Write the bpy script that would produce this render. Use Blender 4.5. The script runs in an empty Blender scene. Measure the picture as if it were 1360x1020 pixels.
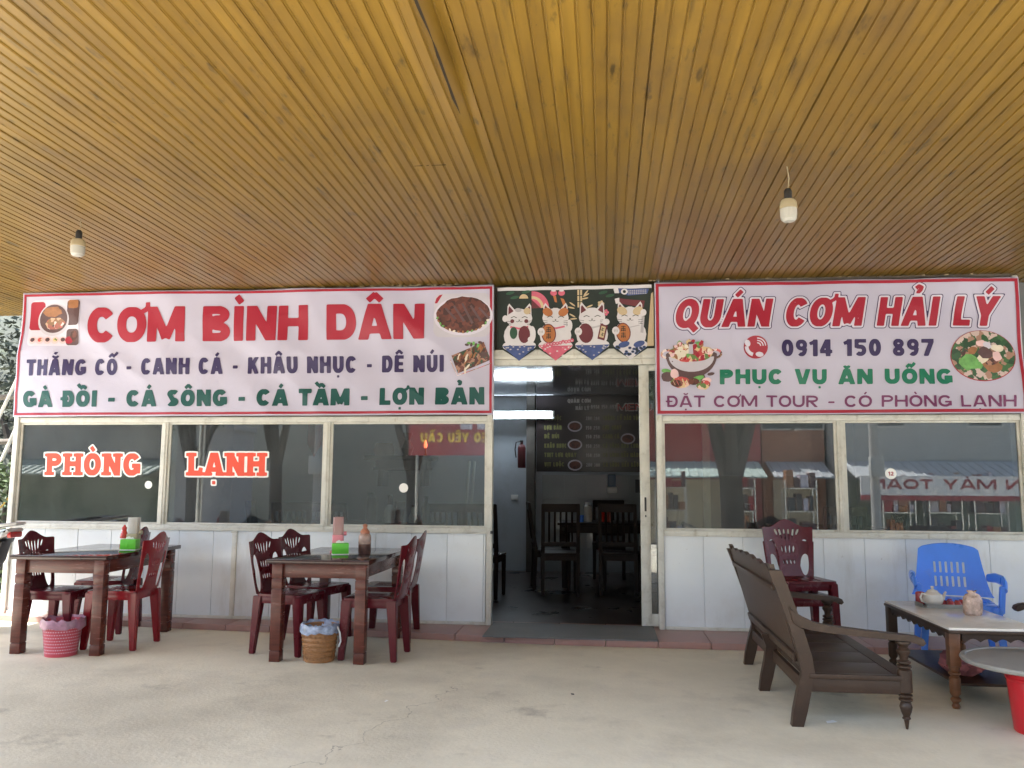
import bpy, bmesh, math, random, unicodedata
import numpy as np
from mathutils import Vector, Matrix, noise as mnoise
R = math.radians
random.seed(7)
sc = bpy.context.scene
COL = sc.collection

# ------------------------------------------------------------------ camera
cd = bpy.data.cameras.new('camera'); cam = bpy.data.objects.new('camera', cd); COL.objects.link(cam)
pt, yw, ro = R(6.78), R(-6.37), R(.32)
fwd = Vector((math.sin(yw)*math.cos(pt), math.cos(yw)*math.cos(pt), math.sin(pt)))
rt = Vector((math.cos(yw), -math.sin(yw), 0)); up = rt.cross(fwd)
r2 = math.cos(ro)*rt + math.sin(ro)*up; u2 = -math.sin(ro)*rt + math.cos(ro)*up
M4 = Matrix((r2, u2, -fwd)).transposed().to_4x4(); M4.translation = Vector((0, -7.2, 1.26))
cam.matrix_world = M4
cd.sensor_fit = 'HORIZONTAL'; cd.sensor_width = 36; cd.lens = 36*1100/1360
cd.clip_start = .05; cd.clip_end = 2000
sc.camera = cam
# ------------------------------------------------------------------ sky, sun, exposure
SUN_EL, SUN_AZ = R(58), R(238)          # azimuth clockwise from +Y: sun high on the left, slightly behind the camera
wd = bpy.data.worlds.new('World'); sc.world = wd; wd.use_nodes = True
nt = wd.node_tree; bg = nt.nodes['Background']
sky = nt.nodes.new('ShaderNodeTexSky'); sky.sky_type = 'NISHITA'; sky.sun_disc = False
sky.sun_elevation = SUN_EL; sky.sun_rotation = SUN_AZ
sky.air_density = 1.3; sky.dust_density = 2.0
nt.links.new(sky.outputs[0], bg.inputs[0]); bg.inputs[1].default_value = .15
sd = bpy.data.lights.new('sun', 'SUN'); sd.energy = 4.0; sd.angle = R(.5); sd.color = (1, .98, .95)
so = bpy.data.objects.new('sun', sd); COL.objects.link(so)
dv = Vector((math.sin(SUN_AZ)*math.cos(SUN_EL), math.cos(SUN_AZ)*math.cos(SUN_EL), math.sin(SUN_EL)))
so.rotation_euler = dv.to_track_quat('Z', 'Y').to_euler()
sc.view_settings.view_transform = 'Standard'; sc.view_settings.look = 'None'
sc.view_settings.exposure = 2.5; sc.view_settings.gamma = 1
sc.render.engine = 'CYCLES'
cy = sc.cycles
cy.max_bounces = 9; cy.diffuse_bounces = 5; cy.glossy_bounces = 4; cy.transparent_max_bounces = 16
cy.use_denoising = True
cy.sample_clamp_indirect = 8

# ------------------------------------------------------------------ materials
def mat(name, col, rough=.5, var=.12, scale=6., bump=0., bscale=40., metal=0., stretch=(1,1,1), spec=.5, dark=None, darkscale=3., darkamt=.0, trans=0.):
    m = bpy.data.materials.new(name); m.use_nodes = True
    n = m.node_tree; p = n.nodes['Principled BSDF']
    p.inputs['Roughness'].default_value = rough; p.inputs['Metallic'].default_value = metal
    p.inputs['Specular IOR Level'].default_value = spec
    tc = n.nodes.new('ShaderNodeTexCoord'); mp = n.nodes.new('ShaderNodeMapping'); mp.inputs['Scale'].default_value = stretch
    n.links.new(tc.outputs['Object'], mp.inputs[0])
    nz = n.nodes.new('ShaderNodeTexNoise'); nz.inputs['Scale'].default_value = scale; nz.inputs['Detail'].default_value = 6; nz.inputs['Roughness'].default_value = .62
    n.links.new(mp.outputs[0], nz.inputs[0])
    cr = n.nodes.new('ShaderNodeValToRGB')
    cr.color_ramp.elements[0].position = .3; cr.color_ramp.elements[1].position = .7
    c = Vector(col)
    cr.color_ramp.elements[0].color = (*(c*(1-var)), 1); cr.color_ramp.elements[1].color = (*[min(1, v*(1+var)) for v in c], 1)
    n.links.new(nz.outputs[0], cr.inputs[0])
    outc = cr.outputs[0]
    if dark:
        n2 = n.nodes.new('ShaderNodeTexNoise'); n2.inputs['Scale'].default_value = darkscale; n2.inputs['Detail'].default_value = 8; n2.inputs['Roughness'].default_value = .7
        n.links.new(mp.outputs[0], n2.inputs[0])
        r2_ = n.nodes.new('ShaderNodeMapRange'); r2_.inputs[1].default_value = .52; r2_.inputs[2].default_value = .72; r2_.inputs[4].default_value = darkamt
        n.links.new(n2.outputs[0], r2_.inputs[0])
        mx = n.nodes.new('ShaderNodeMix'); mx.data_type = 'RGBA'
        n.links.new(r2_.outputs[0], mx.inputs[0]); n.links.new(outc, mx.inputs[6]); mx.inputs[7].default_value = (*dark, 1)
        outc = mx.outputs[2]
    n.links.new(outc, p.inputs['Base Color'])
    rr = n.nodes.new('ShaderNodeMapRange'); rr.inputs[3].default_value = max(.02, rough-.08); rr.inputs[4].default_value = min(1, rough+.1)
    n.links.new(nz.outputs[0], rr.inputs[0]); n.links.new(rr.outputs[0], p.inputs['Roughness'])
    if bump:
        nb = n.nodes.new('ShaderNodeTexNoise'); nb.inputs['Scale'].default_value = bscale; nb.inputs['Detail'].default_value = 4
        n.links.new(mp.outputs[0], nb.inputs[0])
        bp = n.nodes.new('ShaderNodeBump'); bp.inputs['Strength'].default_value = bump; bp.inputs['Distance'].default_value = .01
        n.links.new(nb.outputs[0], bp.inputs['Height']); n.links.new(bp.outputs[0], p.inputs['Normal'])
    return m

def stain(m, col, scale, lo, hi, amt, stretch=(1,1,1), detail=8, seed=0.):
    n = m.node_tree; p = n.nodes['Principled BSDF']; src = p.inputs['Base Color'].links[0].from_socket
    tc = n.nodes.new('ShaderNodeTexCoord'); mp = n.nodes.new('ShaderNodeMapping'); mp.inputs['Scale'].default_value = stretch; mp.inputs['Location'].default_value = (seed, seed*1.7, seed*.3)
    nz = n.nodes.new('ShaderNodeTexNoise'); nz.inputs['Scale'].default_value = scale; nz.inputs['Detail'].default_value = detail; nz.inputs['Roughness'].default_value = .65
    mr = n.nodes.new('ShaderNodeMapRange'); mr.inputs[1].default_value = lo; mr.inputs[2].default_value = hi; mr.inputs[4].default_value = amt
    mx = n.nodes.new('ShaderNodeMix'); mx.data_type = 'RGBA'; mx.inputs[7].default_value = (*col, 1)
    n.links.new(tc.outputs['Object'], mp.inputs[0]); n.links.new(mp.outputs[0], nz.inputs[0]); n.links.new(nz.outputs[0], mr.inputs[0])
    n.links.new(mr.outputs[0], mx.inputs[0]); n.links.new(src, mx.inputs[6]); n.links.new(mx.outputs[2], p.inputs['Base Color'])
    return m
def glass(name, tint, refl_ior=1.6, rough=.0, dust=0.):
    m = bpy.data.materials.new(name); m.use_nodes = True; n = m.node_tree
    n.nodes.remove(n.nodes['Principled BSDF']); o = n.nodes['Material Output']
    t = n.nodes.new('ShaderNodeBsdfTransparent'); t.inputs[0].default_value = (*tint, 1)
    g = n.nodes.new('ShaderNodeBsdfGlossy'); g.inputs['Roughness'].default_value = rough
    f = n.nodes.new('ShaderNodeFresnel'); f.inputs[0].default_value = refl_ior
    x = n.nodes.new('ShaderNodeMixShader')
    n.links.new(f.outputs[0], x.inputs[0]); n.links.new(t.outputs[0], x.inputs[1]); n.links.new(g.outputs[0], x.inputs[2])
    if dust:                                   # a film of dust and smears that also paints a grey haze over the pane
        d = n.nodes.new('ShaderNodeBsdfDiffuse'); d.inputs[0].default_value = (.5, .52, .53, 1)
        tc = n.nodes.new('ShaderNodeTexCoord'); mp = n.nodes.new('ShaderNodeMapping'); mp.inputs['Scale'].default_value = (1, 1, .6); mp.inputs['Rotation'].default_value = (0, .5, 0)
        nz = n.nodes.new('ShaderNodeTexNoise'); nz.inputs['Scale'].default_value = 2.2; nz.inputs['Detail'].default_value = 9; nz.inputs['Roughness'].default_value = .68
        mr = n.nodes.new('ShaderNodeMapRange'); mr.inputs[1].default_value = .35; mr.inputs[2].default_value = .75; mr.inputs[3].default_value = dust*.25; mr.inputs[4].default_value = dust*1.6
        y = n.nodes.new('ShaderNodeMixShader')
        n.links.new(tc.outputs['Object'], mp.inputs[0]); n.links.new(mp.outputs[0], nz.inputs[0]); n.links.new(nz.outputs[0], mr.inputs[0]); n.links.new(mr.outputs[0], y.inputs[0])
        n.links.new(x.outputs[0], y.inputs[1]); n.links.new(d.outputs[0], y.inputs[2]); x = y
    n.links.new(x.outputs[0], o.inputs[0])
    return m

def film(name, col, alpha, rough=.2):
    m = bpy.data.materials.new(name); m.use_nodes = True; p = m.node_tree.nodes['Principled BSDF']
    p.inputs['Base Color'].default_value = (*col, 1); p.inputs['Alpha'].default_value = alpha; p.inputs['Roughness'].default_value = rough
    return m
def emit(name, col, s):
    m = bpy.data.materials.new(name); m.use_nodes = True; p = m.node_tree.nodes['Principled BSDF']
    p.inputs['Base Color'].default_value = (.8, .8, .8, 1)
    p.inputs['Emission Color'].default_value = (*col, 1); p.inputs['Emission Strength'].default_value = s
    return m

def foodmat(name, cols, scale):
    m = bpy.data.materials.new(name); m.use_nodes = True; n = m.node_tree; p = n.nodes['Principled BSDF']
    tc = n.nodes.new('ShaderNodeTexCoord'); v = n.nodes.new('ShaderNodeTexVoronoi'); v.inputs['Scale'].default_value = scale
    nz = n.nodes.new('ShaderNodeTexNoise'); nz.inputs['Scale'].default_value = scale*.8
    mx = n.nodes.new('ShaderNodeMix'); mx.data_type = 'RGBA'; mx.inputs[0].default_value = .06
    n.links.new(tc.outputs['Object'], nz.inputs[0]); n.links.new(tc.outputs['Object'], mx.inputs[6]); n.links.new(nz.outputs[1], mx.inputs[7])
    n.links.new(mx.outputs[2], v.inputs[0])
    sp = n.nodes.new('ShaderNodeSeparateColor'); n.links.new(v.outputs['Color'], sp.inputs[0])
    cr = n.nodes.new('ShaderNodeValToRGB'); cr.color_ramp.interpolation = 'CONSTANT'
    e = cr.color_ramp.elements
    while len(e) < len(cols): e.new(.5)
    for i, c in enumerate(cols):
        e[i].position = i/len(cols); e[i].color = (*c, 1)
    n.links.new(sp.outputs[0], cr.inputs[0]); n.links.new(cr.outputs[0], p.inputs['Base Color'])
    p.inputs['Roughness'].default_value = .5
    return m

ALU = mat('aluminium frame', (.60, .59, .54), .38, .10, 5, bump=.05, dark=(.28, .25, .2), darkscale=9, darkamt=.5)
PVC = mat('white wall panel', (.70, .74, .78), .2, .03, 2, dark=(.55, .54, .5), darkscale=1.5, darkamt=.35)
VINYL = mat('banner vinyl', (.475, .45, .575), .40, .03, 1.2, bump=.4, bscale=5)
RED = mat('printed red', (.33, .012, .034), .42, .04)
NAVY = mat('printed navy', (.03, .018, .085), .42, .05)
TEAL = mat('printed green', (.0, .065, .06), .42, .05)
GREEN2 = mat('printed bright green', (.0, .15, .085), .42, .05)
PURP = mat('printed purple', (.16, .03, .11), .42, .05)
WHITE = mat('printed white', (.60, .56, .66), .42, .03)
STICKER = mat('vinyl orange red', (.80, .07, .03), .4, .04)
STICKW = mat('vinyl white', (.86, .86, .84), .4, .03)
WOODR = mat('red brown varnished wood', (.088, .020, .012), .24, .35, 5, stretch=(1, 1, 8), bump=.06)
WOODRTOP = mat('dark polished table top', (.035, .013, .010), .1, .3, 4, stretch=(8, 1, 1))
WOODL = mat('dusty brown bench wood', (.044, .024, .015), .40, .3, 5, stretch=(1, 6, 1), spec=.35, bump=.1, dark=(.085, .065, .05), darkscale=5, darkamt=.5)
WOODD = mat('dark dining wood', (.016, .008, .006), .5, .3, 5, stretch=(1, 1, 6), spec=.2)
MAROON = mat('maroon plastic', (.092, .0075, .013), .25, .12, 3, spec=.3, dark=(.2, .05, .05), darkscale=8, darkamt=.15)
MAROON_LIT = mat('lit-tinted maroon plastic', (.20, .008, .013), .22, .1, 3)  # maroon brightened all over for light passing through the chair top
BLUE = mat('blue plastic', (.07, .25, .88), .28, .08, 3)
BUCKET = mat('red bucket plastic', (.50, .012, .022), .35, .08, 4)
PINKP = mat('pink plastic', (.74, .25, .30), .3, .06, 4)
PINKC = film('smoky pink lid', (.42, .24, .24), .75)
LIME = mat('lime green plastic', (.13, .60, .04), .35, .06, 4)
PAPER = mat('tissue paper', (.8, .8, .78), .8, .03)
CREAM = mat('cream ceramic', (.62, .58, .52), .2, .06, 6)
BLACK = mat('black plastic', (.02, .02, .022), .4, .2)
DGREY = mat('dark grey', (.06, .062, .066), .5, .2)
RUBBER = mat('grey rubber mat', (.13, .135, .14), .6, .15, 7, bump=.2, bscale=60, dark=(.2, .19, .17), darkscale=3, darkamt=.5)
TILE = mat('pink floor tile', (.34, .19, .165), .35, .12, 4, dark=(.25, .2, .17), darkscale=3, darkamt=.5)
CHROME = mat('worn steel', (.55, .55, .55), .3, .1, 6, metal=1)

stain(PVC, (.42, .40, .36), 3.5, .56, .75, .45, (1, 1, .25), seed=3); stain(PVC, (.30, .27, .23), 26, .66, .74, .5, seed=9)
stain(ALU, (.33, .28, .20), 14, .6, .7, .6, (1, 1, .3), seed=5)
for m_ in (MAROON, MAROON_LIT, BLUE, BUCKET): stain(m_, (.30, .24, .22), 10, .58, .8, .22, seed=2); stain(m_, (.5, .42, .38), 60, .68, .72, .3, seed=4)
for m_ in (WOODR, WOODRTOP, WOODL): stain(m_, (.20, .15, .11), 45, .66, .72, .35, seed=6)
UPW = mat('board in painted shade', (.12, .10, .085), .8, .3, 4)  # shade of the gap above the banners put into the board colour
# ------------------------------------------------------------------ object helpers
def tag(o, label=None, cat=None, group=None, kind=None):
    if label: o['label'] = label
    if cat: o['category'] = cat
    if group: o['group'] = group
    if kind: o['kind'] = kind
    return o
def thing(name, label, cat, loc=(0,0,0), rz=0, group=None):
    o = bpy.data.objects.new(name, None); COL.objects.link(o); o.empty_display_size = .1
    o.location = loc; o.rotation_euler = (0, 0, rz)
    return tag(o, label, cat, group)
def link(name, bm, mats, parent=None, ang=35):
    me = bpy.data.meshes.new(name)
    bmesh.ops.recalc_face_normals(bm, faces=bm.faces)
    bm.to_mesh(me); bm.free()
    if not isinstance(mats, (list, tuple)): mats = [mats]
    for m in mats: me.materials.append(m)
    if ang:
        for p in me.polygons: p.use_smooth = True
        me.set_sharp_from_angle(angle=R(ang))
    o = bpy.data.objects.new(name, me); COL.objects.link(o)
    if parent: o.parent = parent
    return o
def copy_tree(o, parent=None):
    c = o.copy(); COL.objects.link(c)
    if parent is not None: c.parent = parent
    for ch in o.children: copy_tree(ch, c)
    return c
def BM(): return bmesh.new()
def box(bm, c, s, rot=None, bev=0, mi=0, seg=2):
    r = bmesh.ops.create_cube(bm, size=1)
    vs = r['verts']
    m = Matrix.Translation(c) @ (rot.to_4x4() if rot else Matrix()) @ Matrix.Diagonal((*s, 1))
    bmesh.ops.transform(bm, matrix=m, verts=vs)
    fs = set(f for v in vs for f in v.link_faces)
    for f in fs: f.material_index = mi
    if bev:
        es = list(set(e for v in vs for e in v.link_edges))
        bmesh.ops.bevel(bm, geom=es, offset=bev, segments=seg, affect='EDGES', profile=.6)
def box2(bm, a, b, **k):
    box(bm, [(x+y)/2 for x, y in zip(a, b)], [abs(y-x) for x, y in zip(a, b)], **k)
def tube(bm, pts, rad, seg=10, mi=0, cap=True, sx=1, sy=1):
    pts = [Vector(p) for p in pts]
    if not isinstance(rad, (list, tuple)): rad = [rad]*len(pts)
    rings = []; prev = None
    for i, p in enumerate(pts):
        d = (pts[min(i+1, len(pts)-1)] - pts[max(i-1, 0)]).normalized()
        if prev is None:
            a = Vector((0, 1, 0)) if abs(d.y) < .9 else Vector((1, 0, 0))
            u = a.cross(d).normalized()
        else:
            u = (prev - d*prev.dot(d)).normalized()
        prev = u; v = d.cross(u)
        rings.append([bm.verts.new(p + (u*math.cos(t)*sx + v*math.sin(t)*sy)*rad[i]) for t in [2*math.pi*k/seg for k in range(seg)]])
    for a, b in zip(rings, rings[1:]):
        for k in range(seg):
            bm.faces.new((a[k], a[(k+1) % seg], b[(k+1) % seg], b[k])).material_index = mi
    if cap:
        bm.faces.new(rings[0][::-1]).material_index = mi; bm.faces.new(rings[-1]).material_index = mi
def lathe(bm, prof, c=(0,0,0), seg=20, mi=0, sx=1, sy=1):
    c = Vector(c); rings = []
    for r, z in prof:
        rings.append([bm.verts.new(c + Vector((r*sx*math.cos(t), r*sy*math.sin(t), z))) for t in [2*math.pi*k/seg for k in range(seg)]])
    for a, b in zip(rings, rings[1:]):
        for k in range(seg):
            bm.faces.new((a[k], a[(k+1) % seg], b[(k+1) % seg], b[k])).material_index = mi
    if prof[0][0] > 1e-4: bm.faces.new(rings[0][::-1]).material_index = mi
    if prof[-1][0] > 1e-4: bm.faces.new(rings[-1]).material_index = mi
def prism(bm, pts, y0, y1, mi=0, axis='y', bev=0):
    """polygon given in two coordinates, extruded along the third axis"""
    def P(u, v, w): return {'y': (u, w, v), 'x': (w, u, v), 'z': (u, v, w)}[axis]
    a = [bm.verts.new(P(u, v, y0)) for u, v in pts]; b = [bm.verts.new(P(u, v, y1)) for u, v in pts]
    fs = [bm.faces.new(a), bm.faces.new(b[::-1])]; n = len(pts)
    for i in range(n): fs.append(bm.faces.new((a[i], b[i], b[(i+1) % n], a[(i+1) % n])))
    for f in fs: f.material_index = mi
    if bev:
        es = list(set(e for f in fs[:2] for e in f.edges))
        bmesh.ops.bevel(bm, geom=es, offset=bev, segments=2, affect='EDGES', profile=.6)
def disc(bm, cx, cz, rx, rz, y, mi=0, rot=0, n=18, surf=None, jit=0):
    vs = []
    for k in range(n):
        t = 2*math.pi*k/n; q = 1+random.uniform(-jit, jit)
        x, z = rx*q*math.cos(t), rz*q*math.sin(t)
        X, Z = cx+x*math.cos(rot)-z*math.sin(rot), cz+x*math.sin(rot)+z*math.cos(rot)
        vs.append(bm.verts.new((X, y + (surf(X, Z) if surf else 0), Z)))
    bm.faces.new(vs).material_index = mi
def flat(bm, pts, y, mi=0, surf=None):
    vs = [bm.verts.new((x, y+(surf(x, z) if surf else 0), z)) for x, z in pts]
    bm.faces.new(vs).material_index = mi

# ------------------------------------------------------------------ lettering: glyphs as distance fields, meshed by marching squares
def arc(cx, cy, rx, ry, a0, a1, n=14, p=2.15):
    out = []
    for i in range(n+1):
        a = R(a0+(a1-a0)*i/n); c, s = math.cos(a), math.sin(a)
        out.append((cx+rx*math.copysign(abs(c)**(2/p), c), cy+ry*math.copysign(abs(s)**(2/p), s)))
    return out
WID = dict(I=.28, M=.86, A=.74, V=.72, Y=.72, T=.62, L=.52, E=.54, Q=.72, O=.70, C=.66, G=.70, D=.66, K=.70, S=.60, N=.68, H=.68, U=.66, B=.64, P=.62, R=.66, X=.7)
WID['1'] = .40; WID[' '] = .34; WID['-'] = .42; WID[':'] = .3
def glyph(ch, t, serif=False, wf=1.):
    """returns width, strokes [(kind, pts, half thickness)] for cap height 1"""
    w = WID.get(ch, .60)*wf; S = []
    L = lambda x0, y0, x1, y1, th=t: S.append(('L', [(x0, y0), (x1, y1)], th))
    P = lambda pts, th=t: S.append(('P', pts, th))
    if serif: w *= 1.12
    a, b, m = t, w-t, w/2
    if ch == 'I': L(m, 0, m, 1)
    elif ch == 'H': L(a, 0, a, 1); L(b, 0, b, 1); L(a, .52, b, .52, t*.85)
    elif ch == 'N': L(a, 0, a, 1); L(b, 0, b, 1); L(a*.75, 1.05, w-a*.75, -.05)
    elif ch == 'M': L(a*.9, 0, a*.9, 1); L(w-a*.9, 0, w-a*.9, 1); L(a*.9, 1.05, m, .1, t*.9); L(w-a*.9, 1.05, m, .1, t*.9)
    elif ch == 'A': L(a*.75, -.1, m-.01, 1.1); L(w-a*.75, -.1, m+.01, 1.1); L(w*.25, .27, w*.75, .27, t*.75)
    elif ch == 'V': L(a*.75, 1.1, m-.01, -.1); L(w-a*.75, 1.1, m+.01, -.1)
    elif ch == 'Y': L(a*.6, 1.1, m, .38); L(w-a*.6, 1.1, m, .38); L(m, 0, m, .5)
    elif ch == 'X': L(a*.6, 1.1, w-a*.6, -.1); L(w-a*.6, 1.1, a*.6, -.1)
    elif ch == 'K': L(a, 0, a, 1); L(a*1.2, .36, w-a*.6, 1.1, t*.95); L(w*.42, .62, w-a*.7, -.1)
    elif ch == 'T': L(0, 1-t*.85, w, 1-t*.85, t*.85); L(m, 0, m, 1)
    elif ch == 'L': L(a, 0, a, 1); L(a, t*.85, w, t*.85, t*.85)
    elif ch == 'E':
        L(a, 0, a, 1)
        for y in (t*.8, .5, 1-t*.8): L(a, y, w-(.03 if y == .5 else 0), y, t*.8)
    elif ch in 'OQ0':
        P(arc(m, .5, m-t, .5-t*.9, 0, 360, 26))
        if ch == 'Q': L(m+.02, .26, w+.02, -.1, t*.85)
    elif ch == 'C': P(arc(m, .5, m-t, .5-t*.9, 36, 324, 22))
    elif ch == 'G': P(arc(m, .5, m-t, .5-t*.9, 36, 324, 22)); L(m, .44, w-.005, .44, t*.75); L(b, .44, b, .1)
    elif ch in 'DĐ':
        L(a, 0, a, 1); P([(a, 1-t*.9)]+arc(m-.02, .5, m-t+.02, .5-t*.9, 90, -90, 16)+[(a, t*.9)])
        if ch == 'Đ': L(-.13, .5, w*.5, .5, t*.6)
    elif ch in 'PR':
        L(a, 0, a, 1); P([(a, 1-t*.85)]+arc(m, .71, m-t, .29-t*.85, 90, -90, 12)+[(a, .42+t*.85)], t*.9)
        if ch == 'R': L(m*.8, .46, w-t*.5, -.1)
    elif ch == 'B':
        L(a, 0, a, 1); P([(a, 1-t*.8)]+arc(m, .75, m-t-.02, .25-t*.8, 90, -90, 10)+[(a, .5+t*.3)], t*.85)
        P([(a, .5)]+arc(m, .27, m-t, .27-t*.8, 90, -90, 10)+[(a, t*.8)], t*.88)
    elif ch == 'U': P([(a, 1.2), (a, .5)]+arc(m, .42, m-t, .42-t*.9, 180, 360, 14)+[(b, 1.2)])
    elif ch in 'S': P(arc(m, .74, m-t, .26-t*.8, 25, 180, 9)+arc(m, .26, m-t, .26-t*.8, 90, -155, 13), t*.9)
    elif ch == '1': L(w-t, 0, w-t, 1); L(w-t*1.2, 1-t*.9, 0, .74, t*.75)
    elif ch == '4': L(w*.66, 0, w*.66, 1); L(w*.6, 1.02, t*.6, .3, t*.8); L(0, .28, w, .28, t*.75)
    elif ch == '7': L(0, 1-t*.85, w, 1-t*.85, t*.85); L(w-t*.9, 1-t, w*.33, -.1)
    elif ch == '8': P(arc(m, .74, m-t-.02, .26-t*.75, 0, 360, 16), t*.85); P(arc(m, .27, m-t, .27-t*.75, 0, 360, 16), t*.88)
    elif ch == '9': P(arc(m, .68, m-t, .32-t*.8, 0, 360, 18), t*.9); P(arc(m, .5, m-t, .5-t*.85, 0, -125, 12), t*.9)
    elif ch == '5': L(t*1.1, 1-t*.8, w-.02, 1-t*.8, t*.8); L(t*.95, .48, t*.95, 1, t*.85); P([(t, .56)]+arc(m, .33, m-t, .33-t*.85, 100, -145, 14), t*.9)
    elif ch == '2': P(arc(m, .7, m-t, .3-t*.85, 165, -35, 12)+[(t, t)], t*.9); L(0, t*.85, w, t*.85, t*.85)
    elif ch == '3': P(arc(m, .74, m-t, .26-t*.8, 150, -80, 10), t*.85); P(arc(m, .28, m-t, .28-t*.8, 80, -150, 10), t*.85)
    elif ch == '6': P(arc(m, .32, m-t, .32-t*.8, 0, 360, 18), t*.9); P(arc(m, .5, m-t, .5-t*.85, 55, 180, 12), t*.9)
    elif ch == '-': L(.06, .42, w-.06, .42, t*.75)
    if serif:
        q = .085; e = t*1.75
        def sf(x, y): S.append(('P', [(x-e, y+(q if y < .5 else -q)), (x+e, y+(q if y < .5 else -q))], q*.9))
        if ch in 'PH': sf(a, 0); sf(a, 1)
        if ch == 'H': sf(b, 0); sf(b, 1)
        if ch == 'N': sf(a, 0); sf(a*.9, 1); sf(b, 1)
        if ch == 'L': sf(a, 0); sf(a, 1); L(w-t*.6, .05, w-t*.2, .36, t*.7)
        if ch == 'A': sf(a*.9, 0); sf(w-a*.9, 0)
    return w, S
def marks(base, w, t, ms, low=.2):
    S = []; m = w/2; y0 = 1.09; circ = '\u0302' in ms; brev = '\u0306' in ms
    q = t*.62
    for c in ms:
        if c == '\u0302': S.append(('L', [(m-.19, y0+.0), (m+.02, y0+.2)], q)); S.append(('L', [(m+.19, y0+.0), (m-.02, y0+.2)], q))
        elif c == '\u0306': S.append(('P', arc(m, y0+.15, .17, .13, 190, 350, 8, 2), q*.9))
        elif c in '\u0301\u0300':
            s = 1 if c == '\u0301' else -1
            ox, oy = (s*.26 if circ else 0, .10) if circ else (0, .22 if brev else 0)
            S.append(('L', [(m+ox-s*.07, y0+oy+.0), (m+ox+s*.09, y0+oy+.2)], q*1.05))
        elif c == '\u0309': S.append(('P', [(m-.1, y0+.2), (m-.02, y0+.27), (m+.08, y0+.22), (m+.06, y0+.13), (m, y0+.08), (m, y0+.02)], q*.85))
        elif c == '\u0323': S.append(('L', [(m-.075, -low), (m+.075, -low)], .075))
        elif c == '\u031b': S.append(('P', [(w-t*1.1, .86), (w-.03, .92), (w+.035, 1.0), (w+.035, 1.13)], t*.5))
    return S
def sdist(X, Y, st, off=0):
    kind, pts, th = st
    d = np.full(X.shape, 9e9)
    closed = len(pts) > 3 and math.dist(pts[0], pts[-1]) < .02
    acc = [0]
    for a_, b_ in zip(pts, pts[1:]): acc.append(acc[-1]+math.dist(a_, b_))
    def unit(a_, b_):
        l = math.dist(a_, b_) or 1; return ((b_[0]-a_[0])/l, (b_[1]-a_[1])/l)
    e0, e1 = unit(pts[0], pts[1]), unit(pts[-2], pts[-1])
    for k, ((x0, y0), (x1, y1)) in enumerate(zip(pts, pts[1:])):
        dx, dy = x1-x0, y1-y0; l2 = dx*dx+dy*dy
        if l2 < 1e-12: continue
        u = ((X-x0)*dx+(Y-y0)*dy)/l2
        if kind == 'P':
            uc = np.clip(u, 0, 1); q = np.hypot(X-x0-uc*dx, Y-y0-uc*dy)-th
            if not closed:                     # square stroke ends
                if acc[k] < th*1.4: q = np.maximum(q, -((X-pts[0][0])*e0[0]+(Y-pts[0][1])*e0[1]))
                if acc[-1]-acc[k+1] < th*1.4: q = np.maximum(q, (X-pts[-1][0])*e1[0]+(Y-pts[-1][1])*e1[1])
        else:
            l = math.sqrt(l2); q1 = np.abs((X-x0)*dy-(Y-y0)*dx)/l-th; q2 = np.abs(u-.5)*l-l/2
            q = np.where((q1 > 0) & (q2 > 0), np.hypot(q1, q2), np.maximum(q1, q2))
        d = np.minimum(d, q)
    return d
def text_field(text, t, track, cells, off=0., shear=0., serif=False, aspect=None):
    """list of (x, y, field) grids, one per letter cluster; here one field for the whole line"""
    items = []; x = 0; wf = 1.
    if aspect:
        bs = [unicodedata.normalize('NFD', c)[0] if c != 'Đ' else c for c in unicodedata.normalize('NFC', text)]
        wf = (aspect-shear-track*(len(bs)-1))/sum(WID.get(b, .6)*(1.12 if serif and b != ' ' else 1) for b in bs)
    for ch in unicodedata.normalize('NFC', text):
        dec = unicodedata.normalize('NFD', ch) if ch != 'Đ' else 'Đ'
        base, ms = dec[0], dec[1:]
        w, S = (WID[' ']*wf, []) if base == ' ' else glyph(base, t, serif, wf)
        items.append((x, w, S, marks(base, w, t, ms, .29 if serif else .2))); x += w+track
    tot = x-track
    h = 1./cells
    pad = off+.05
    xs = np.arange(-.2-pad, tot+.2+pad+abs(shear), h); ys = np.arange(-.40-pad, 1.45+pad, h)
    F = np.full((len(ys), len(xs)), 9e9)
    for (x0, w, S, MS) in items:
        i0 = max(0, int(np.searchsorted(xs, x0-.3-pad-.4*abs(shear)))); i1 = int(np.searchsorted(xs, x0+w+.35+pad+1.4*abs(shear)))
        XX, YY = np.meshgrid(xs[i0:i1], ys); XL = XX-x0-shear*YY
        g = np.full(XX.shape, 9e9)
        for s in S: g = np.minimum(g, sdist(XL, YY, s))
        tail = any(s[1][-1][1] == -.1 and s[1][0][1] == .26 for s in S)
        if not tail: g = np.maximum(g, np.maximum(YY-1, -YY))
        for s in MS: g = np.minimum(g, sdist(XL, YY, s))
        F[:, i0:i1] = np.minimum(F[:, i0:i1], g)
    return xs, ys, F-off, tot
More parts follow.
